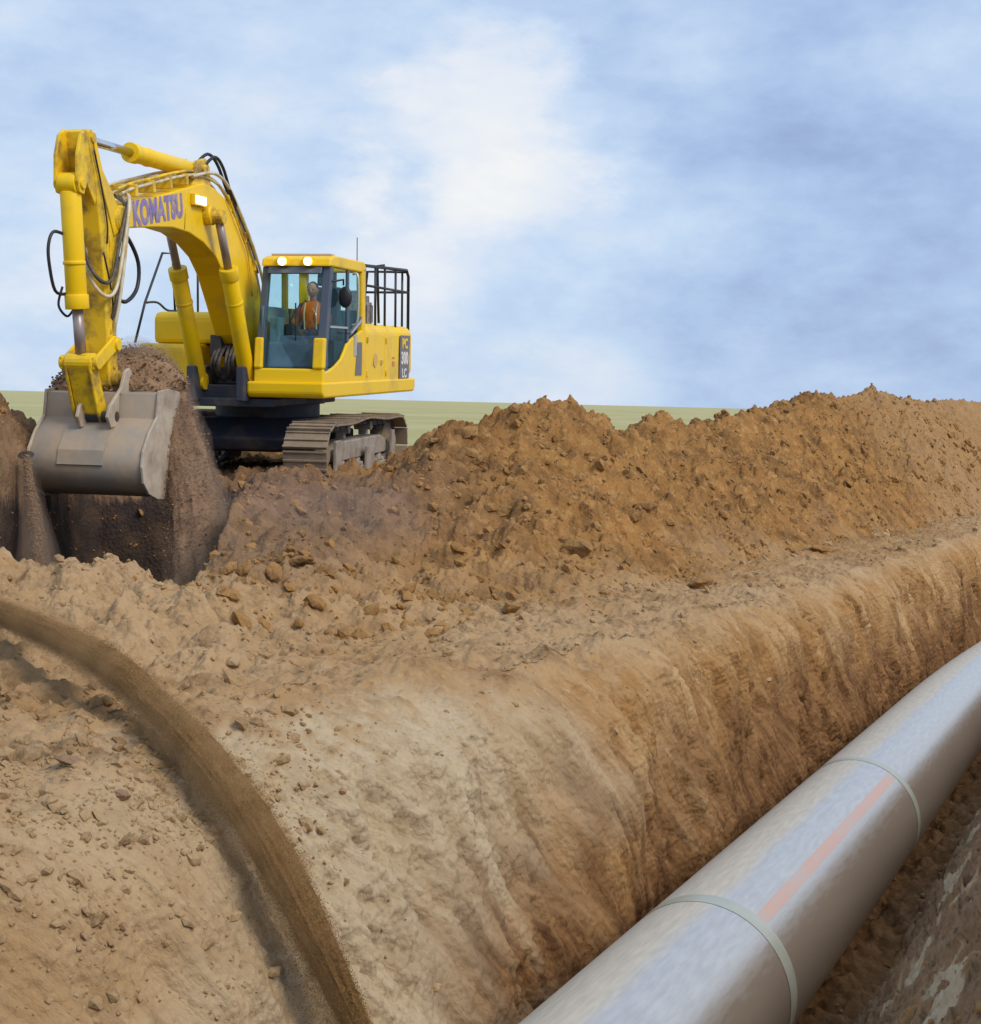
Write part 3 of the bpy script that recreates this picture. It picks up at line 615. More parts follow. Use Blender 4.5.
V0,F0=ico(3); gb.add([(v[0]*.05+1.2,v[1]*.10+1.57,v[2]*.15+2.60) for v in V0],F0.tolist(),True); prt(gb,'rear_view_mirror',M_RUB)
# glazing
gw=MB(); gw.prism([(fxz(1.6)-.03,1.605),(fxz(2.9)-.03,2.9),(fxz(2.9)-.036,2.9),(fxz(1.6)-.036,1.605)],.60,1.375); prt(gw,'windshield',M_GL)
gw=MB(); gw.prism([(1.84,1.60),(1.56,2.97),(.82,2.99),(.84,1.98),(1.0,1.84),(1.2,1.72),(1.5,1.63)],1.466,1.470); prt(gw,'door_window',M_GL)
gw=MB(); gw.prism([(.70,2.13),(.70,2.99),(.12,2.99),(.12,2.36)],1.466,1.470); prt(gw,'side_window',M_GL)
gw=MB(); gw.prism([(1.80,1.7),(1.55,2.95),(.08,2.95),(.08,1.9)],.53,.535); prt(gw,'right_window',M_GL)
gw=MB(); gw.box(-.06,-.055,.62,1.40,2.155,2.99); prt(gw,'rear_window',M_GL)
M_OCH=mat('ochre_post',(.30,.22,.05),.6)
for bb in ((.75,.83,.505,.58,1.56,3.0),(-.08,-.02,.95,1.05,2.15,3.0)): ip=MB(); ip.box(*bb); prt(ip,'inner_post',M_OCH)
ip=MB(); ip.box(.02,1.80,.56,.575,1.56,2.45); ip.box(0,.02,.62,1.4,1.56,2.45); ip.box(0,1.85,.60,1.42,1.562,1.60); prt(ip,'cab_lining',M_INT)
ip=MB(); ip.box(.2,.72,.72,1.22,2.0,2.12); ip.box(.3,.62,.8,1.14,1.6,2.0); prt(ip,'seat_cushion',M_SEAT,bevel=.03)
ip=MB(); ip.prism([(.22,2.10),(.34,2.10),(.24,2.78),(.12,2.78)],.74,1.20); ip.prism([(.14,2.80),(.24,2.80),(.22,2.98),(.13,2.98)],.84,1.10); prt(ip,'seat_back',M_SEAT,bevel=.03)
for yy in (.64,1.22):
    ip=MB(); ip.box(.45,1.05,yy,yy+.1,2.0,2.22); ip.tube([(.98,yy+.05,2.22),(1.0,yy+.05,2.38)],.015,8); ip.tube([(1.0,yy+.05,2.37),(1.0,yy+.05,2.44)],.03,8); prt(ip,'control_console',M_SEAT,bevel=.02)
ip=MB(); ip.prism([(1.30,1.605),(1.80,1.605),(1.72,1.95),(1.55,2.06),(1.35,2.0)],.62,1.37); prt(ip,'front_console',mat('slate_console',(.10,.15,.22),.6,noise=(2.5,(.06,.09,.14),.4,.6)),bevel=.03)
ip=MB(); ip.box(1.45,1.70,.64,.76,1.6,2.3); ip.tube([(1.55,.95,1.6),(1.62,.95,1.9)],.02); ip.tube([(1.55,1.1,1.6),(1.62,1.1,1.9)],.02); prt(ip,'monitor_and_pedals',M_INT,bevel=.02)
# roof lamps
for yy in (.82,1.19):
    lp=MB(); lp.box(1.55,1.70,yy-.085,yy+.085,3.00,3.13); lo=prt(lp,'roof_lamp',M_Y,bevel=.02); ln=MB(); ln.tube([(1.70,yy,3.065),(1.725,yy,3.065)],.055,16,smooth=False); prt(ln,'lamp_lens',M_LAMP,lo)
an_=MB(); an_.tube([(-.02,1.38,3.1),(-.02,1.38,3.52)],.007,6); prt(an_,'antenna',M_RUB)
for x_,z_ in ((-1.22,2.02),(-1.22,1.52),(-.16,2.02),(-.16,1.52)):
    hg=MB(); hg.box(x_-.03,x_+.03,1.498,1.516,z_-.045,z_+.045); prt(hg,'panel_hinge',M_YD,bevel=.004)
hg=MB(); hg.tube([(.98,1.5,2.10),(.98,1.535,2.10),(.86,1.535,2.10),(.86,1.5,2.10)],.010,6); prt(hg,'door_handle',M_RUB)
hg=MB(); hg.tube([(1.72,1.02,1.64),(1.60,.98,2.35),(1.64,1.0,2.38)],.010,6); hg.box(1.655,1.665,.99,1.01,1.9,2.5); prt(hg,'windscreen_wiper',M_RUB)
# --- right side boxes
rb=MB(); rb.prism([(.2,1.33),(1.62,1.33),(1.62,1.86),(1.56,1.92),(.2,1.92)],-1.36,-.50); prt(rb,'fuel_tank_step',M_Y,bevel=.05)
rb=MB(); rb.prism([(-.58,1.923),(1.22,1.923),(1.22,2.30),(1.12,2.38),(-.58,2.38)],-1.30,-.30); prt(rb,'fuel_tank',M_Y,bevel=.07)
rb=MB(); rb.prism([(-.6,2.383),(.3,2.383),(.15,2.62),(-.5,2.62)],-.75,-.25); prt(rb,'oil_tank_cover',M_Y,bevel=.04)
hr=MB(); yy=-1.44; hr.tube([(1.52,yy,1.93),(1.18,yy,2.50),(.55,yy,3.25),(.18,yy,3.27),(.10,yy,2.4)],.019,8); hr.tube(smooth_path([(1.18,yy,2.5),(.75,yy,2.52),(.4,yy,2.42),(.05,yy,2.42)],4),.017,8)
prt(hr,'handrail',M_RAIL)
hr=MB(); hr.tube([(.4,-.95,2.38),(.4,-.95,3.0),(.1,-.95,3.05),(-.3,-.95,3.0),(-.3,-.95,2.38)],.018,8); hr.tube([(-.1,-.6,2.38),(-.1,-.6,3.0),(-.5,-.6,3.0),(-.5,-.6,2.38)],.018,8); prt(hr,'handrail',M_RAIL)
mr=MB(); mr.box(.0,.05,-.78,-.60,2.62,2.85); prt(mr,'rear_view_mirror',M_RUB,bevel=.01)
# --- rear handrails
hr=MB(); Y1=1.40; top=3.20
pth=[(-.35,Y1,2.28),(-.35,Y1,top-.07),(-2.85,Y1,top),(-2.97,Y1,top-.1),(-2.97,Y1,2.15)]
hr.tube(pth,.026,8); hr.tube([(-.35,Y1,2.84),(-2.97,Y1,2.84)],.020,8)
for xx in (-.95,-1.5,-2.15): hr.tube([(xx,Y1,2.18),(xx,Y1,top-.03)],.020,8)
hr.tube([(-2.93,Y1,top-.02),(-2.93,.7,top-.02),(-2.93,.6,2.2)],.026,8); hr.tube([(-1.48,Y1,top),(-1.48,1.28,top),(-1.58,1.28,2.3)],.022,8); hr.tube([(-2.95,Y1,2.84),(-2.95,.65,2.84)],.02,8); hr.tube([(-2.95,1.3,3.18),(-2.95,1.3,2.2)],.02,8)
prt(hr,'rear_handrail',M_RAIL)
ex=MB(); ex.tube([(-1.4,1.02,2.26),(-1.4,1.02,2.62)],.19,24,smooth=False); ex.tube([(-1.4,1.02,2.62),(-1.4,1.02,2.72)],.15,24,smooth=False); ex.box(-1.42,-1.3,.9,1.1,2.7,2.80)
for k in range(14): an=2*PI*k/14; ex.box(-1.4+math.cos(an)*.2-.01,-1.4+math.cos(an)*.2+.01,1.02+math.sin(an)*.2-.01,1.02+math.sin(an)*.2+.01,2.30,2.58)
prt(ex,'air_cleaner',M_EXH,bevel=.01)
# --- boom
bot=[(5.52,3.19),(4.5,3.29),(3.96,3.33),(3.46,3.31),(2.98,3.22),(2.55,3.06),(2.26,2.84),(1.98,2.50),(1.62,2.05),(1.15,1.70),(.70,1.45)]
topb=[(.45,1.52),(.45,1.85),(.78,2.42),(.95,2.74),(1.24,3.12),(1.72,3.55),(2.2,3.86),(2.6,3.96),(2.95,3.99),(3.55,3.86),(4.45,3.66),(5.25,3.49),(5.55,3.42),(5.64,3.30)]
bm_=MB(); bw=lambda p:.215
bm_.prism(bot+topb,-.2,.2); BO=prt(bm_,'boom',M_Y,bevel=.018)
for sy in (1,-1):
    for x_,z_,w_,r_ in ((2.9,3.58,.30,.13),(5.42,3.30,.235,.15)):
        sb=MB(); sb.tube([(x_,sy*.2,z_),(x_,sy*w_,z_)],r_,20,smooth=False); prt(sb,'boom_boss',M_YD,BO,.01)
text_obj('maker_letters','KOMATSU',.38,M_TXT,BO,dm(4.40,3.495,.2025)@Matrix.Rotation(rad(9.5),4,'Z'),.80,.022)
wl_=MB(); wl_.box(3.02,3.42,.203,.26,3.66,3.81); WL=prt(wl_,'work_light',M_YD,BO,.01); ln=MB(); ln.prism([(3.06,3.685),(3.38,3.685),(3.38,3.785),(3.06,3.785)],.26,.268); prt(ln,'lamp_lens',M_LAMP,WL)
mk=MB(); mk.prism([(5.36,3.27),(5.40,3.27),(5.42,3.41),(5.38,3.41)],.2005,.205); prt(mk,'small_decal',M_DK,BO)
for sy in (1,-1):     # weld beads and patch plates along the boom sides
    for x0_,z0_,x1_,z1_ in ((3.62,3.345,3.55,3.83),(1.30,1.86,.98,2.72)):
        wb=MB(); wb.tube([(x0_,sy*.2,z0_),(x1_,sy*.2,z1_)],.009,6); prt(wb,'weld_bead',M_YD,BO)
# arm cylinder bracket
br=MB(); 
for sy in (1,-1): br.prism([(2.62,3.94),(3.25,3.92),(3.05,4.26),(2.80,4.32),(2.66,4.22)],sy*.10,sy*.16)
br.tube([(2.88,-.20,4.16),(2.88,.20,4.16)],.07,14,smooth=False); prt(br,'cylinder_bracket',M_YD,BO,.01)
def cylinder(name,p0,pj,p1,rb,rr,rod_m,body=M_Y,parent=EX):
    """barrel from p0 to pj, rod from pj to p1"""
    p0,pj,p1=map(Vector,(p0,pj,p1)); d=(p1-p0).normalized(); y=Vector((0,1,0)); b=MB()
    b.tube([p0+d*.08,pj],rb,20,smooth=False); b.tube([pj-d*.14,pj+d*.02],rb*1.14,20,smooth=False); b.tube([p0-y*rb*.9,p0+y*rb*.9],rb*1.05,18,smooth=False); b.tube([pj-d*.5,pj-d*.46],rb*1.08,20,smooth=False)
    o=prt(b,name,body,parent,.008); sm_(o); r=MB(); r.tube([pj,p1-d*.05],rr,16,smooth=True); prt(r,'piston_rod',rod_m,o); e=MB(); e.tube([p1-y*rr*1.5,p1+y*rr*1.5],rr*1.75,16,smooth=False); prt(e,'rod_eye',M_YD,o,.006); return o
def sm_(o):
    me=o.data
    for p in me.polygons: p.use_smooth = len(p.vertices)==4
cylinder('arm_cylinder',(2.88,0,4.16),(4.78,0.02,4.135),(6.10,.04,4.12),.105,.052,M_CHR)
for sy in (1,-1): cylinder('boom_cylinder',(1.80,sy*.36,1.40),(2.53,sy*.36,2.9),(2.88,sy*.36,3.56),.112,.055,M_ROD)
# hydraulic lines on the boom
def line(pts,r,m,par,name): 
    l=MB(); l.tube(smooth_path(pts,5),r,8); return prt(l,name,m,par)
def hl(off): return [(5.35,off,3.60),(5.0,off,3.70),(4.4,off,3.83),(3.7,off,3.98),(3.1,off,4.07),(2.55,off,4.05),(2.15,off,3.94),(1.68,off,3.64),(1.18,off,3.22),(.9,off,2.84),(.7,off,2.45)]
for i,o_ in enumerate((-.16,-.11,.05,.12,.17)): line([(x,y,z+(.05 if i in(1,3) else 0)) for x,y,z in hl(o_)],.019,M_PIPEH if i!=3 else M_YD,BO,'hydraulic_pipe')
for (x,z) in ((5.0,3.68),(4.5,3.78),(4.0,3.88),(3.5,3.98),(1.95,3.8),(1.4,3.42),(1.05,3.05)): cl=MB(); cl.box(x-.035,x+.035,-.19,.20,z-.08,z+.06); prt(cl,'pipe_clamp',M_YD,BO,.006)
line([(2.85,.14,4.2),(2.6,.2,4.36),(2.35,.22,4.25),(2.1,.23,3.95),(1.72,.23,3.70),(1.25,.23,3.28)],.022,M_RUB,BO,'hydraulic_hose'); line([(2.9,.05,4.22),(2.6,.1,4.40),(2.3,.12,4.30),(2.0,.14,3.98),(1.6,.15,3.68),(1.1,.15,3.25),(.85,.15,2.95)],.022,M_RUB,BO,'hydraulic_hose')
line([(3.3,.18,4.03),(2.7,.22,4.14),(2.2,.23,4.03),(1.7,.24,3.66),(1.2,.24,3.22),(.88,.24,2.83),(.68,.24,2.4),(.5,.22,2.1)],.022,M_PIPEH,BO,'hydraulic_hose')
line([(2.25,.25,3.9),(1.75,.235,3.46),(1.45,.235,3.15),(1.3,.235,2.6)],.014,M_YD,BO,'hydraulic_pipe')
# --- arm
armp=[(5.62,1.36),(5.76,1.42),(5.80,1.8),(5.84,2.4),(5.90,2.9),(5.99,3.4),(6.05,3.7),(6.17,4.0),(6.20,4.18),(6.10,4.21),(6.02,4.02),(5.84,3.68),(5.55,3.50),(5.36,3.36),(5.36,3.18),(5.46,2.9),(5.52,2.5),(5.56,1.9),(5.52,1.5)]
am=MB(); am.prism(armp,-.11,.19); AR=prt(am,'arm',M_YD,bevel=.016)
pr_=MB()
for sy in (1,-1): pr_.prism([(5.40,3.20),(5.62,3.1),(5.82,3.45),(5.96,3.7),(6.08,4.0),(6.12,4.17),(6.07,4.14),(5.90,3.8),(5.6,3.52)],.04+sy*.152,.04+sy*.168)
prt(pr_,'arm_side_plate',M_Y,AR,.008)
bk_=MB()
for sy in (1,-1): 
    bk_.prism([(6.12,4.16),(6.22,4.20),(6.34,4.12),(6.42,3.90),(6.43,3.62),(6.38,3.50),(6.28,3.49),(6.22,3.62),(6.02,3.40),(6.0,3.5)],.03+sy*.105,.03+sy*.145)
bk_.tube([(6.33,-.14,3.60),(6.33,.20,3.60)],.06,14,smooth=False); prt(bk_,'cylinder_bracket',M_YD,AR,.01)
for x_,z_,y0_,y1_,r_ in ((5.48,3.30,-.22,.22,.13),(5.66,1.50,-.20,.27,.085),(5.66,1.88,-.19,.27,.07),(6.10,4.12,-.13,.21,.06)):
    ps=MB(); ps.tube([(x_,y0_,z_),(x_,y1_,z_)],r_,20,smooth=False); prt(ps,'pivot_pin',M_YD,AR,.01)

cylinder('bucket_cylinder',(6.33,.03,3.60),(6.24,.05,2.28),(6.18,.06,1.68),.115,.06,M_ROD)
# hoses round the arm joint
hz=[[(5.2,.2,3.55),(5.40,.25,3.42),(5.62,.26,3.0),(5.80,.26,2.62),(5.97,.20,2.58),(6.01,.06,2.80),(5.92,-.05,3.12)],
    [(5.2,.14,3.62),(5.36,.27,3.5),(5.56,.28,2.95),(5.74,.27,2.50),(5.92,.22,2.42),(5.98,.08,2.62),(5.90,-.02,2.95)],
    [(5.25,.1,3.6),(5.34,.24,3.42),(5.50,.26,2.8),(5.62,.25,2.35),(5.66,.22,2.12),(5.64,.185,1.98)],
    [(5.25,.0,3.6),(5.36,.22,3.46),(5.46,.25,3.1),(5.60,.25,2.7),(5.70,.24,2.3),(5.70,.185,2.16)]]
for i,h in enumerate(hz): line(h,.022,M_HOSE if i in (0,3) else M_PIPEH,AR,'hydraulic_hose')
line([(5.36,.1,3.2),(5.1,.12,3.12),(4.86,.14,2.85),(4.9,.14,2.55),(5.2,.14,2.38),(5.5,.14,2.42)],.024,M_RUB,AR,'hydraulic_hose')
line([(5.45,.1,3.12),(5.3,.1,2.9),(5.25,.1,2.65),(5.52,.12,2.4)],.010,M_RUB,AR,'hydraulic_hose')
line([(6.33,-.02,3.05),(6.46,-.1,3.08),(6.54,-.12,2.95),(6.54,-.12,2.75),(6.45,-.1,2.45),(6.30,-.04,2.42)],.018,M_RUB,AR,'hydraulic_hose')
line([(6.32,-.08,2.5),(6.34,-.12,2.3),(6.27,-.06,2.18),(6.235,.0,2.25)],.014,M_RUB,AR,'hydraulic_hose')
line([(6.12,.215,3.98),(5.95,.215,3.6),(5.82,.215,3.2),(5.80,.2,3.0)],.010,M_RUB,AR,'grease_line')
line([(5.72,.2,3.1),(5.70,.19,2.5),(5.72,.19,2.0)],.014,M_YD,AR,'grease_line'); line([(5.88,.19,2.9),(5.72,.19,2.55),(5.62,.19,2.2)],.014,M_RUB,AR,'grease_line')
# linkage
rk=MB()
for sy in (1,-1): rk.prism([(5.58,1.80),(5.70,1.80),(6.10,1.60),(6.24,1.60),(6.26,1.74),(6.14,1.76),(5.72,1.98),(5.58,1.96)],.04+sy*.17,.04+sy*.205)
rk.tube([(6.18,-.18,1.68),(6.18,.28,1.68)],.08,18,smooth=False); rk.tube([(6.18,-.10,1.68),(6.18,.22,1.68)],.105,18,smooth=False); prt(rk,'rocker_link',M_Y,EX,.01)
bl=MB(); bl.prism([(6.14,1.62),(6.27,1.64),(6.06,1.12),(5.96,1.04),(5.86,1.14)],-.07,.17); 
for sy in (1,-1): bl.prism([(6.10,1.66),(6.29,1.66),(6.09,1.12),(6.00,1.00),(5.90,1.02),(5.86,1.14)],.05+sy*.125,.05+sy*.16)
prt(bl,'bucket_link',M_YD,EX,.012)
# --- bucket: shell profile (closed with thickness), side plates, lip, teeth, ears
BY0,BY1=-.52,.81
prof=[(5.30,1.34),(5.60,1.36),(5.86,1.34),(5.90,1.06),(6.12,.90),(6.27,.70),(6.31,.55),(6.27,.40),(6.14,.27),(5.94,.20),(5.70,.17),(5.42,.17),(5.22,.20)]
def inset(p,t):
    out=[]; n=len(p)
    for i in range(n):
        a_=Vector(p[max(i-1,0)]);b_=Vector(p[min(i+1,n-1)]); d_=(b_-a_).normalized(); nn=Vector((-d_.y,d_.x)); q=Vector(p[i])-nn*(-t)*-1
        out.append((q.x,q.y))
    return out
_sp=[(p.x,p.y) for p in smooth_path([(a_,b_,0) for a_,b_ in prof[3:]],4)]; prof=prof[:3]+_sp; inn=inset(prof,.03); 
bs=MB(); bs.prism(prof+inn[::-1],BY0,BY1); BK=prt(bs,'bucket',M_BKT,EX,.006)
for p_ in BK.data.polygons: p_.use_smooth = len(p_.vertices)==4 and p_.index>3*1; BK['label']='worn grey digging bucket packed with soil'
for y0 in (BY0-.03,BY1-.0):
    sp_=MB(); sp_.prism([(5.30,1.35),(5.62,1.39),(5.87,1.37),(5.93,1.08),(6.14,.92),(6.30,.72),(6.34,.55),(6.30,.37),(6.16,.24),(5.94,.165),(5.70,.14),(5.40,.16),(5.22,.30),(5.16,.8)],y0,y0+.03); o=prt(sp_,'side_plate',M_BKS,BK,.006)
    sc=MB(); yo=y0+.03 if y0>0 else y0-.02; sc.prism([(5.22,.25),(5.20,.75),(5.28,1.12),(5.40,1.12),(5.34,.75),(5.36,.28)],yo,yo+.02); prt(sc,'side_cutter',M_BKS,BK,.004)
for yy in (-.12,.24):
    er=MB(); er.prism([(5.60,1.58),(5.72,1.58),(5.82,1.42),(6.10,1.24),(6.22,1.14),(6.20,1.0),(6.02,.92),(5.93,1.0),(5.93,1.32),(5.62,1.36)],yy-.03+.06,yy+.03+.06) if 0 else er.prism([(5.56,1.56),(5.64,1.62),(5.74,1.58),(5.84,1.40),(6.14,1.20),(6.20,1.08),(6.12,.96),(5.94,.98),(5.90,1.33),(5.60,1.35)],yy+.10,yy+.14); prt(er,'bucket_ear',M_BKS,BK,.008)
wp=MB(); wp.prism([(5.905,1.04),(6.11,.905),(6.275,.70),(6.315,.55),(6.33,.56),(6.29,.72),(6.12,.93),(5.91,1.06)],-.18,.36); prt(wp,'wear_plate',M_BKT,BK)
cr_=MB(); cr_.tube([(5.98,-.10,1.08),(5.98,.38,1.08)],.06,14,smooth=False); prt(cr_,'link_pin',M_DK,BK)
for k in range(5):
    th=MB(); yy=BY0+.12+k*(BY1-BY0-.24)/4; th.prism([(5.28,.17),(5.28,.23),(5.16,.25),(4.96,.22),(5.16,.15)],yy-.05,yy+.05); prt(th,'bucket_tooth',M_BKS,BK,.008)
# swivel / hose cluster at the boom foot
for k in range(7):
    y0=-.24+k*.07; line([(1.45,y0,1.36),(1.7+.05*(k%3),y0+.02,1.62+.04*(k%2)),(1.45,y0*.8,1.92),(1.0,y0*.6,1.95)],.024,M_HOSE,EX,'hydraulic_hose')
sv=MB(); sv.box(1.1,1.55,-.2,.2,1.362,1.60); sv.tube([(1.5,-.05,1.36),(1.5,-.05,1.9)],.05); sv.box(1.35,1.6,-.28,-.12,1.75,2.05); prt(sv,'valve_block',M_DK,bevel=.02)

# ------------------------------------------------------------------ operator
OP=empty('person',MX); 
OP.matrix_world=MX@Matrix.Translation((.52,.89,2.00))
tag(OP,'digger operator in an orange safety vest seated in the cab holding the control levers','person')
def skin(name,verts,edges,radii,m,parent,sub=2,root=0):
    me=bpy.data.meshes.new(name); me.from_pydata(verts,edges,[]); me.update(); o=bpy.data.objects.new(name,me); COL.objects.link(o); o.parent=parent
    s=o.modifiers.new('skin','SKIN'); s.use_smooth_shade=True
    for i,r in enumerate(radii): sv=me.skin_vertices[0].data[i]; sv.radius=(r,r) if not isinstance(r,tuple) else r; sv.use_root=(i==root)
    ss=o.modifiers.new('sub','SUBSURF'); ss.levels=sub; ss.render_levels=sub
    dg=bpy.context.evaluated_depsgraph_get(); dg.update(); me2=bpy.data.meshes.new_from_object(o.evaluated_get(dg)); o.modifiers.clear(); o.data=me2; me2.name=name
    me2.materials.clear(); me2.materials.append(m)
    return o
M_CLOTH=mat('dark_work_clothes',(.035,.045,.075),.85,noise=(8,(.06,.07,.1),.4,.6)); M_VEST=mat('orange_vest',(1.0,.20,.012),.7,noise=(10,(1.0,.16,.01),.4,.65)); M_SKIN=mat('skin',(.50,.22,.12),.55); M_HAIR=mat('dark_hair',(.03,.022,.018),.8); M_SLV=mat('maroon_sleeve',(.30,.07,.03),.85)
# one continuous clothed body: pelvis, spine, arms to the levers, legs
V=[(0,0,.08),(.01,0,.22),(.02,0,.36),(.02,0,.48),(.03,0,.56),
   (.02,.17,.49),(.10,.25,.26),(.32,.27,.20),(.40,.27,.22),
   (.02,-.17,.49),(.10,-.26,.26),(.32,-.27,.20),(.40,-.27,.22),
   (.10,.10,.06),(.48,.13,.10),(.60,.13,-.32),(.72,.13,-.44),
   (.10,-.10,.06),(.48,-.13,.10),(.60,-.13,-.32),(.72,-.13,-.44)]
E_=[(0,1),(1,2),(2,3),(3,4),(3,5),(5,6),(6,7),(7,8),(3,9),(9,10),(10,11),(11,12),(0,13),(13,14),(14,15),(15,16),(0,17),(17,18),(18,19),(19,20)]
Rr=[.14,.13,.15,.12,.06,.075,.058,.042,.032,.075,.058,.042,.032,.09,.078,.055,.045,.09,.078,.055,.045]
BODY=skin('body',V,E_,Rr,M_CLOTH,OP)
# head with face, built from a shaped ball
V0,F0=ico(4); hv=[]
for x,y,z in V0:
    sx=.098*(1+.06*(z<0)); sy=.078*(1-.18*max(-z,0)); X_=x*sx; Y_=y*sy; Z_=z*.118
    if x>.2: 
        nose=math.exp(-((y/.16)**2+((z+.12)/.26)**2)); X_+=.026*nose
        eye=math.exp(-(((abs(y)-.36)/.16)**2+((z-.05)/.12)**2)); X_-=.012*eye
        X_+=.008*math.exp(-((y/.3)**2+((z+.48)/.08)**2))
    ear=math.exp(-(((x+.05)/.14)**2+((z)/.22)**2))*(abs(y)>.85); Y_+=math.copysign(.018*ear,y)
    hv.append((X_+.05,Y_,Z_+.715))
hd=MB(); hd.add(hv,F0.tolist(),True); nk=hd.tube([(.03,0,.54),(.045,0,.64)],.052,14); prt(hd,'head',M_SKIN,OP)
hh=MB(); hh.add([((x*.108+.04 if x<.3 else .04+.3*.108+(x-.3)*.03),y*.086,max(z,-.25 if x<.1 else .42)*.126+.722) for x,y,z in V0],F0.tolist(),True); prt(hh,'hair',M_HAIR,OP)
for sy in (1,-1):
    ey=MB(); v3,f3=ico(2); ey.add([(x*.010+.137,y*.012+sy*.029,z*.009+.722) for x,y,z in v3],f3.tolist(),True); prt(ey,'eye',M_RUB,OP)
V=[(.0,0,.12),(.012,0,.24),(.022,0,.36),(.022,0,.47),(.02,.13,.50),(.02,-.13,.50)]
skin('safety_vest',V,[(0,1),(1,2),(2,3),(3,4),(3,5)],[.165,.160,.178,.145,.09,.09],M_VEST,OP)
rs=MB()
for yy in (.09,-.09): rs.tube(smooth_path([(.155,yy,.14),(.165,yy,.26),(.18,yy,.38),(.10,yy,.54)],4),.012,6)
prt(rs,'reflective_strip',mat('reflective_tape',(.75,.65,.35),.4),OP)
for sy in (1,-1):
    skin('sleeve',[(.02,sy*.17,.485),(.10,sy*.25,.26),(.28,sy*.268,.21)],[(0,1),(1,2)],[.082,.066,.052],M_SLV,OP,2)
    Vh=[(.38,sy*.27,.215),(.44,sy*.27,.225)]; Eh=[(0,1)]; Rh=[.028,.034]
    for j,(dy,ln_) in enumerate(((-.025,.05),(-.008,.058),(.009,.055),(.025,.045))):
        n=len(Vh); Vh+=[(.47,sy*.27+dy,.235),(.47+ln_*.6,sy*.27+dy,.225),(.46+ln_*.55,sy*.27+dy,.195)]; Eh+=[(1,n),(n,n+1),(n+1,n+2)]; Rh+=[.010,.009,.008]
    n=len(Vh); Vh+=[(.43,sy*(.27-.035),.215),(.455,sy*(.27-.045),.20)]; Eh+=[(1,n),(n,n+1)]; Rh+=[.011,.009]
    skin('hand',Vh,Eh,Rh,M_SKIN,OP,1)

# ------------------------------------------------------------------ soil in and off the bucket
def blob_tube(name,path,radii,m,n_amp=.25,seg=64,sub=10,squash=1.,grain=0,gsize=.02,freq=2.5,spread=1.3,stretch=.25,fine=1.,drift=0.):
    P=smooth_path(path,sub); rr=np.interp(np.linspace(0,len(radii)-1,len(P)),range(len(radii)),radii); V=[]
    a_=Vector((0,1,0)); fr=[]
    s=0.; prev=P[0]
    for i,p in enumerate(P):
        t_=(P[min(i+1,len(P)-1)]-P[max(i-1,0)]).normalized(); a_=(a_-t_*a_.dot(t_)).normalized(); b_=t_.cross(a_); s+=(p-prev).length; prev=p; fr.append((p,a_.copy(),b_.copy(),rr[i],s,t_))
    ss=np.array([f[4] for f in fr]); an=np.linspace(0,2*PI,seg,endpoint=False)
    A,S=np.meshgrid(an,ss); Rb=np.array([f[3] for f in fr])[:,None]
    n=fbm(np.cos(A)*freq*.5,np.sin(A)*freq*.5,S*freq*stretch,5,.6); n2=fbm(np.cos(A)*freq*3,np.sin(A)*freq*3,S*freq*1.6,3,.6)
    Rr_=Rb*(1+n_amp*n+.09*fine*n2)
    for i,(p,aa,bb,r,_,_) in enumerate(fr):
        for k in range(seg): V.append(p+(aa*math.cos(an[k])*squash+bb*math.sin(an[k]))*Rr_[i,k])
    L_=len(P); Fc=[(i*seg+k,i*seg+(k+1)%seg,(i+1)*seg+(k+1)%seg,(i+1)*seg+k) for i in range(L_-1) for k in range(seg)]+[tuple(range(seg))[::-1],tuple((L_-1)*seg+k for k in range(seg))]
    mb=MB(); mb.add(V,Fc,True)
    o=mb.build(name,m)
    if grain:
        i_=RNG.integers(0,L_,grain); th=RNG.uniform(0,2*PI,grain); q=1+np.abs(RNG.normal(0,spread-1,grain)); pts=[]
        for ii,t_,qq in zip(i_,th,q):
            p,aa,bb,r,_,_=fr[ii]; kk=int(t_/(2*PI)*seg)%seg
            pts.append(p+(aa*math.cos(t_)*squash+bb*math.sin(t_))*Rr_[ii,kk]*qq+fr[ii][5]*random.uniform(-.05,.05)+Vector((-.6,0,-.8))*(random.expovariate(1/drift)*(ii/L_) if drift and random.random()<.45 else 0))
        g=lumps(name+'_grains',[tuple(p_) for p_ in pts],np.minimum(gsize*(1-RNG.random(grain))**-.35,gsize*2.6),m,sub=1)
        # join the grains into the same mesh
        bm=bmesh.new(); bm.from_mesh(o.data); bm.from_mesh(g.data); bm.to_mesh(o.data); bm.free(); gd=g.data; bpy.data.objects.remove(g); bpy.data.meshes.remove(gd)
    return o
MI=lambda x,y,z: MX@Vector((x,y,z))
FP=[at(106,392,17.6),at(122,380,17.7),at(140,376,17.7),at(157,392,17.6),at(172,422,17.4),at(186,462,17.3),at(198,505,17.0),at(204,550,16.6),at(208,600,16.2),at(208,680,15.9)]; FR=[.24,.32,.33,.29,.26,.25,.26,.3,.36,.4]; o1=o=blob_tube('falling_soil',FP,FR,M_FALL,.20,72,12,1.,7000,.007,1.6,1.14,stretch=.35)
tag(o,'brown loose soil spilling past the right side of the bucket into the pit','soil',kind='stuff')
o=blob_tube('heaped_soil',[MI(5.55,-.5,1.2),MI(5.4,-.3,1.30),MI(5.3,.1,1.34),MI(5.3,.5,1.32),MI(5.3,.72,1.2)],[.22,.34,.40,.36,.25],M_FALL,.2,56,12,1.,1500,.014,2.2,1.08)
tag(o,'dark loose soil heaped in the mouth of the grey bucket','soil',kind='stuff')
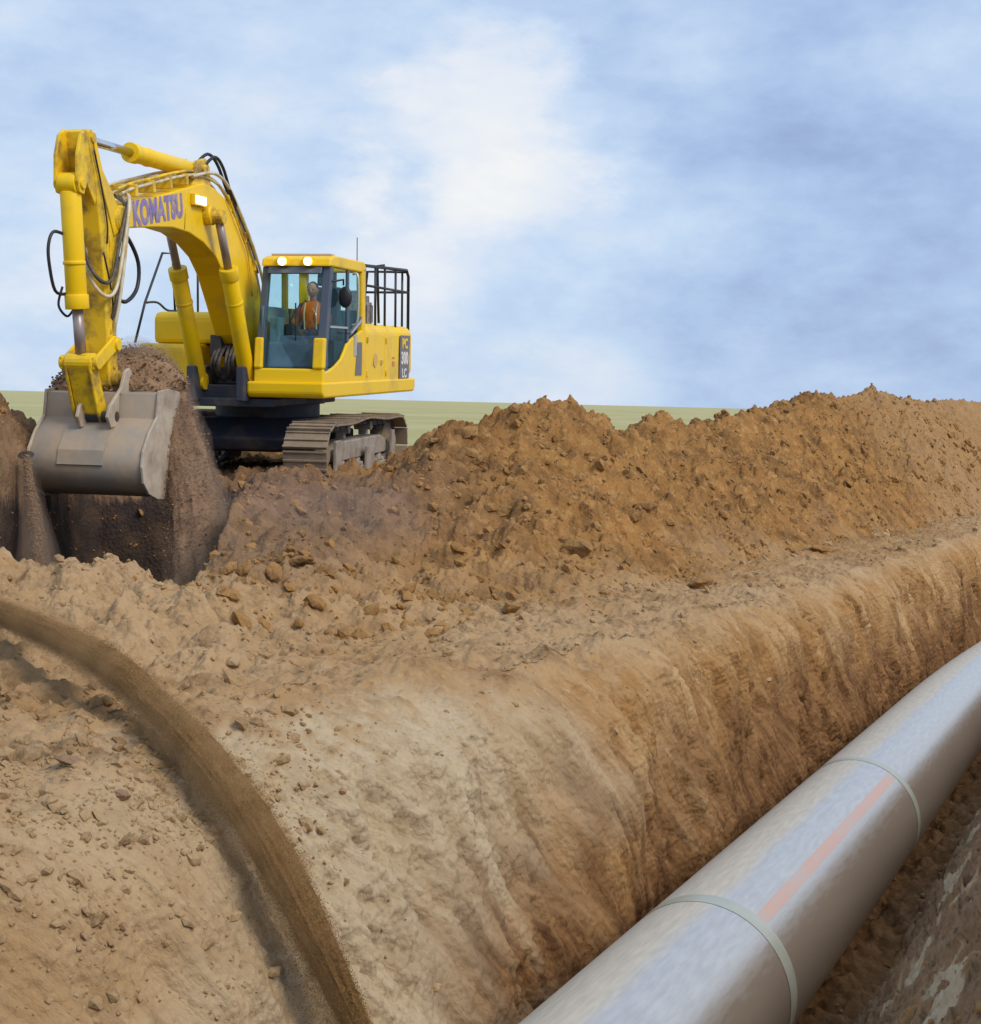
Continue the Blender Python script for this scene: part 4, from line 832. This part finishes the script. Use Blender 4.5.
TP=[at(26,455,16.0),at(30,490,15.8),at(36,530,15.4),at(40,580,14.9),at(42,660,14.4)]; TR=[.02,.03,.045,.06,.07]; o3=o=blob_tube('trickling_soil',TP,TR,M_FALL,.3,48,12,1.,5000,.006,2.2,1.4)
tag(o,'thin curtain of loose soil trickling down at the left of the pit','soil',kind='stuff')
def dust_mat(name,col,dens):
    M=bpy.data.materials.new(name); M.use_nodes=True; nt=M.node_tree; nt.nodes.clear(); o=nt.nodes.new('ShaderNodeOutputMaterial'); v=nt.nodes.new('ShaderNodeVolumePrincipled')
    v.inputs['Color'].default_value=(*col,1); v.inputs['Density'].default_value=dens; v.inputs['Anisotropy'].default_value=.0; nt.links.new(v.outputs[0],o.inputs['Volume']); return M
def dust_shell(name,path,radii,scale,m,parent,off=(0,0,0),amp=.12):
    P=smooth_path(path,8); rr=np.interp(np.linspace(0,len(radii)-1,len(P)),range(len(radii)),radii)
    k=random.random()*40; rr=[a*scale*(1+amp*float(perlin(np.array(i*.35+k),np.array(.3),np.array(.7)))) for i,a in enumerate(rr)]
    mb=MB(); mb.tube([p+Vector(off)*(i/len(P)) for i,p in enumerate(P)],rr,28); o=mb.build(name,m); o.parent=parent; o.matrix_parent_inverse=parent.matrix_world.inverted(); return o
# arc of soil thrown into the trench in the foreground
arc=[(-60,588),(0,607),(60,632),(115,665),(165,708),(208,755),(248,810),(284,870),(314,930),(340,985),(362,1035),(380,1090)]
pp=[]
_ds=[hit(max(px,5),min(py+4,1018),)[1] for px,py in arc]; _ds=[_ds[0]]*3+_ds+[_ds[-1]]*3; _ds=[_ds[0]]+[min(_ds[i-1:i+2]) for i in range(1,len(_ds)-1)]+[_ds[-1]]; _ds=[float(np.mean(_ds[i:i+7])) for i in range(len(arc))]
print('arc',[round(q,2) for q in _ds])
for (px,py),dq in zip(arc,_ds): pp.append(at(px,py+4,dq-.32))
_k=[dq/7.1 for dq in _ds]
o=blob_tube('soil_stream',pp,[.88*a_*b_ for a_,b_ in zip([.046,.054,.062,.068,.076,.084,.090,.094,.086,.072,.056,.045],_k)],M_STREAM,.24,96,26,1.,60000,.0017,4.,1.22,stretch=.22,fine=.9,drift=.11)
tag(o,'brown stream of flying soil arcing down across the cut trench wall','soil',kind='stuff')
_r=[a_*b_ for a_,b_ in zip([.046,.054,.062,.068,.076,.084,.090,.094,.086,.072,.056,.045],_k)]
for j,(sc_,dn,of) in enumerate(((.98,5.,(0,0,0)),(1.12,4.,(-.012,0,-.01)),(1.28,2.6,(-.03,0,-.02)),(1.48,1.5,(-.05,0,-.04)),(1.75,.8,(-.08,0,-.06)))): dust_shell('fine_dust',pp,_r,sc_,dust_mat('stream_dust',(.98,.58,.28),dn),o,of,.45)

for j,(sc_,dn) in enumerate(((1.1,2.0),(1.25,1.1),(1.42,.6))):
    dm_=dust_mat('falling_dust',(.66,.46,.34),dn); dust_shell('fine_dust',FP,FR,sc_,dm_,o1); dust_shell('fine_dust',TP,TR,1.6+(sc_-1)*6,dm_,o3)
mb=MB(); v3,f3=ico(4); c_=at(330,520,15.6)
nn_=fbm(v3[:,0]*1.3,v3[:,1]*1.3,v3[:,2]*1.3,3)
mb.add([(c_.x+x*1.15*(1+.3*q),c_.y+y*.8,c_.z+z*.5*(1+.4*q)) for (x,y,z),q in zip(v3,nn_)],f3.tolist(),True); o=mb.build('dust_cloud',dust_mat('airborne_dust',(.62,.50,.46),.16)); tag(o,'thin brown dust drifting over the loose soil in front of the tracks','dust',kind='stuff')

# ------------------------------------------------------------------ sky and light
SUN_EL=rad(43)     # azimuth from +X... direction the light comes from: right and slightly behind the camera
sd=Vector((math.cos(SUN_EL)*math.cos(rad(-38)),math.cos(SUN_EL)*math.sin(rad(-38)),math.sin(SUN_EL)))
sun_d=bpy.data.lights.new('sun','SUN'); sun=bpy.data.objects.new('sun',sun_d); COL.objects.link(sun); sun.rotation_euler=sd.to_track_quat('Z','Y').to_euler(); sun_d.energy=2.2; sun_d.angle=rad(24); sun_d.color=(1,.90,.74)
W=bpy.data.worlds.new('World'); scene.world=W; W.use_nodes=True; nt=W.node_tree; N=nt.nodes; L=nt.links; N.clear()
out=N.new('ShaderNodeOutputWorld'); sky=N.new('ShaderNodeTexSky'); sky.sky_type='NISHITA'; sky.sun_disc=False; sky.sun_elevation=SUN_EL; sky.sun_rotation=math.atan2(sd.x,sd.y)
b1=N.new('ShaderNodeBackground'); b1.inputs['Strength'].default_value=.10; L.new(sky.outputs[0],b1.inputs[0])
tc=N.new('ShaderNodeTexCoord')
def wn(sc,det,ro,scl=(1,1,1),loc=(0,0,0)):
    mp=N.new('ShaderNodeMapping'); mp.inputs['Scale'].default_value=scl; mp.inputs['Location'].default_value=loc; L.new(tc.outputs['Generated'],mp.inputs['Vector'])
    n=N.new('ShaderNodeTexNoise'); n.inputs['Scale'].default_value=sc; n.inputs['Detail'].default_value=det; n.inputs['Roughness'].default_value=ro; L.new(mp.outputs[0],n.inputs['Vector']); return n
def wramp(f,st):
    r=N.new('ShaderNodeValToRGB'); e=r.color_ramp.elements
    for i,(p,c) in enumerate(st):
        if i<2: e[i].position=p; e[i].color=(*c,1)
        else: x=e.new(p); x.color=(*c,1)
    L.new(f,r.inputs['Fac']); return r.outputs['Color']
def wmath(op,a,b,c=None):
    x=N.new('ShaderNodeMath'); x.operation=op
    for i,v in enumerate((a,b,c)):
        if v is None: continue
        if isinstance(v,(int,float)): x.inputs[i].default_value=v
        else: L.new(v,x.inputs[i])
    return x.outputs[0]
warp=wn(7.,7,.62,(1,1,2.),(4,2,1))
wv=N.new('ShaderNodeMix'); wv.data_type='VECTOR'; wv.inputs[0].default_value=.16; L.new(tc.outputs['Generated'],wv.inputs[4]); L.new(warp.outputs['Color'],wv.inputs[5])
# brightness of the cloud deck at known places in the sky (world directions)
def dirn(px,py): return at(px,py,1.).normalized()
spots=[((440,90),.028,.30),((500,75),.030,.34),((545,70),.022,.26),((405,102),.020,.16),((325,165),.018,.26),((345,193),.020,.30),((362,212),.015,.16),((450,185),.030,.30),((500,195),.035,.32),((560,180),.030,.30),((600,175),.022,.22),((450,232),.030,.20),((520,130),.030,.12),
       ((60,330),.12,.12),((480,320),.12,.15),((690,395),.06,.12),((900,398),.06,.10),((150,150),.10,.05),((560,250),.06,.08),
       ((820,20),.10,-.26),((620,20),.08,-.16),((700,60),.06,-.09),((930,290),.10,-.22),((860,340),.08,-.16),((740,300),.06,-.07),((960,180),.08,-.12),((40,20),.10,-.12),((230,40),.08,-.08),((400,20),.07,-.10),((310,290),.05,-.05)]
base=wn(2.6,7,.55,(1,1,2.2),(1.3,.4,.2)).outputs['Fac']; acc=wmath('MULTIPLY_ADD',base,.55,.29)
fine=wn(9.,8,.6,(1,1,1.9),(2.3,5.4,.2)).outputs['Fac']; acc=wmath('ADD',acc,wmath('MULTIPLY_ADD',fine,.72,-.345))
sub=N.new('ShaderNodeVectorMath'); sub.operation='NORMALIZE'; L.new(wv.outputs[1],sub.inputs[0])
half=(Vector((.5,.5,.5)))
for (px,py),s,wgt in spots:
    s*=.62 if wgt>.155 else .95; wgt*=.42 if wgt>0 else .42
    dv=dirn(px,py); dv=(dv*.84+half*.16).normalized()
    dt=N.new('ShaderNodeVectorMath'); dt.operation='DOT_PRODUCT'; L.new(sub.outputs[0],dt.inputs[0]); dt.inputs[1].default_value=dv
    g=wmath('EXPONENT',wmath('MULTIPLY',wmath('SUBTRACT',dt.outputs['Value'],1.),1/(s*s)),0.)
    acc=wmath('MULTIPLY_ADD',g,wgt,acc)
colr=wramp(acc,[(.22,(.33,.44,.72)),(.42,(.47,.63,.92)),(.60,(.63,.79,1.02)),(.80,(.88,.94,1.04)),(1.,(1.05,1.05,1.03))])
b2=N.new('ShaderNodeBackground'); b2.inputs['Strength'].default_value=.84; L.new(colr,b2.inputs[0])
mx=N.new('ShaderNodeMixShader'); mx.inputs[0].default_value=.93; L.new(b1.outputs[0],mx.inputs[1]); L.new(b2.outputs[0],mx.inputs[2]); L.new(mx.outputs[0],out.inputs[0])
scene.view_settings.view_transform='Standard'; scene.view_settings.look='None'; scene.view_settings.exposure=.12; scene.view_settings.gamma=1
scene.cycles.max_bounces=6; scene.cycles.transparent_max_bounces=16
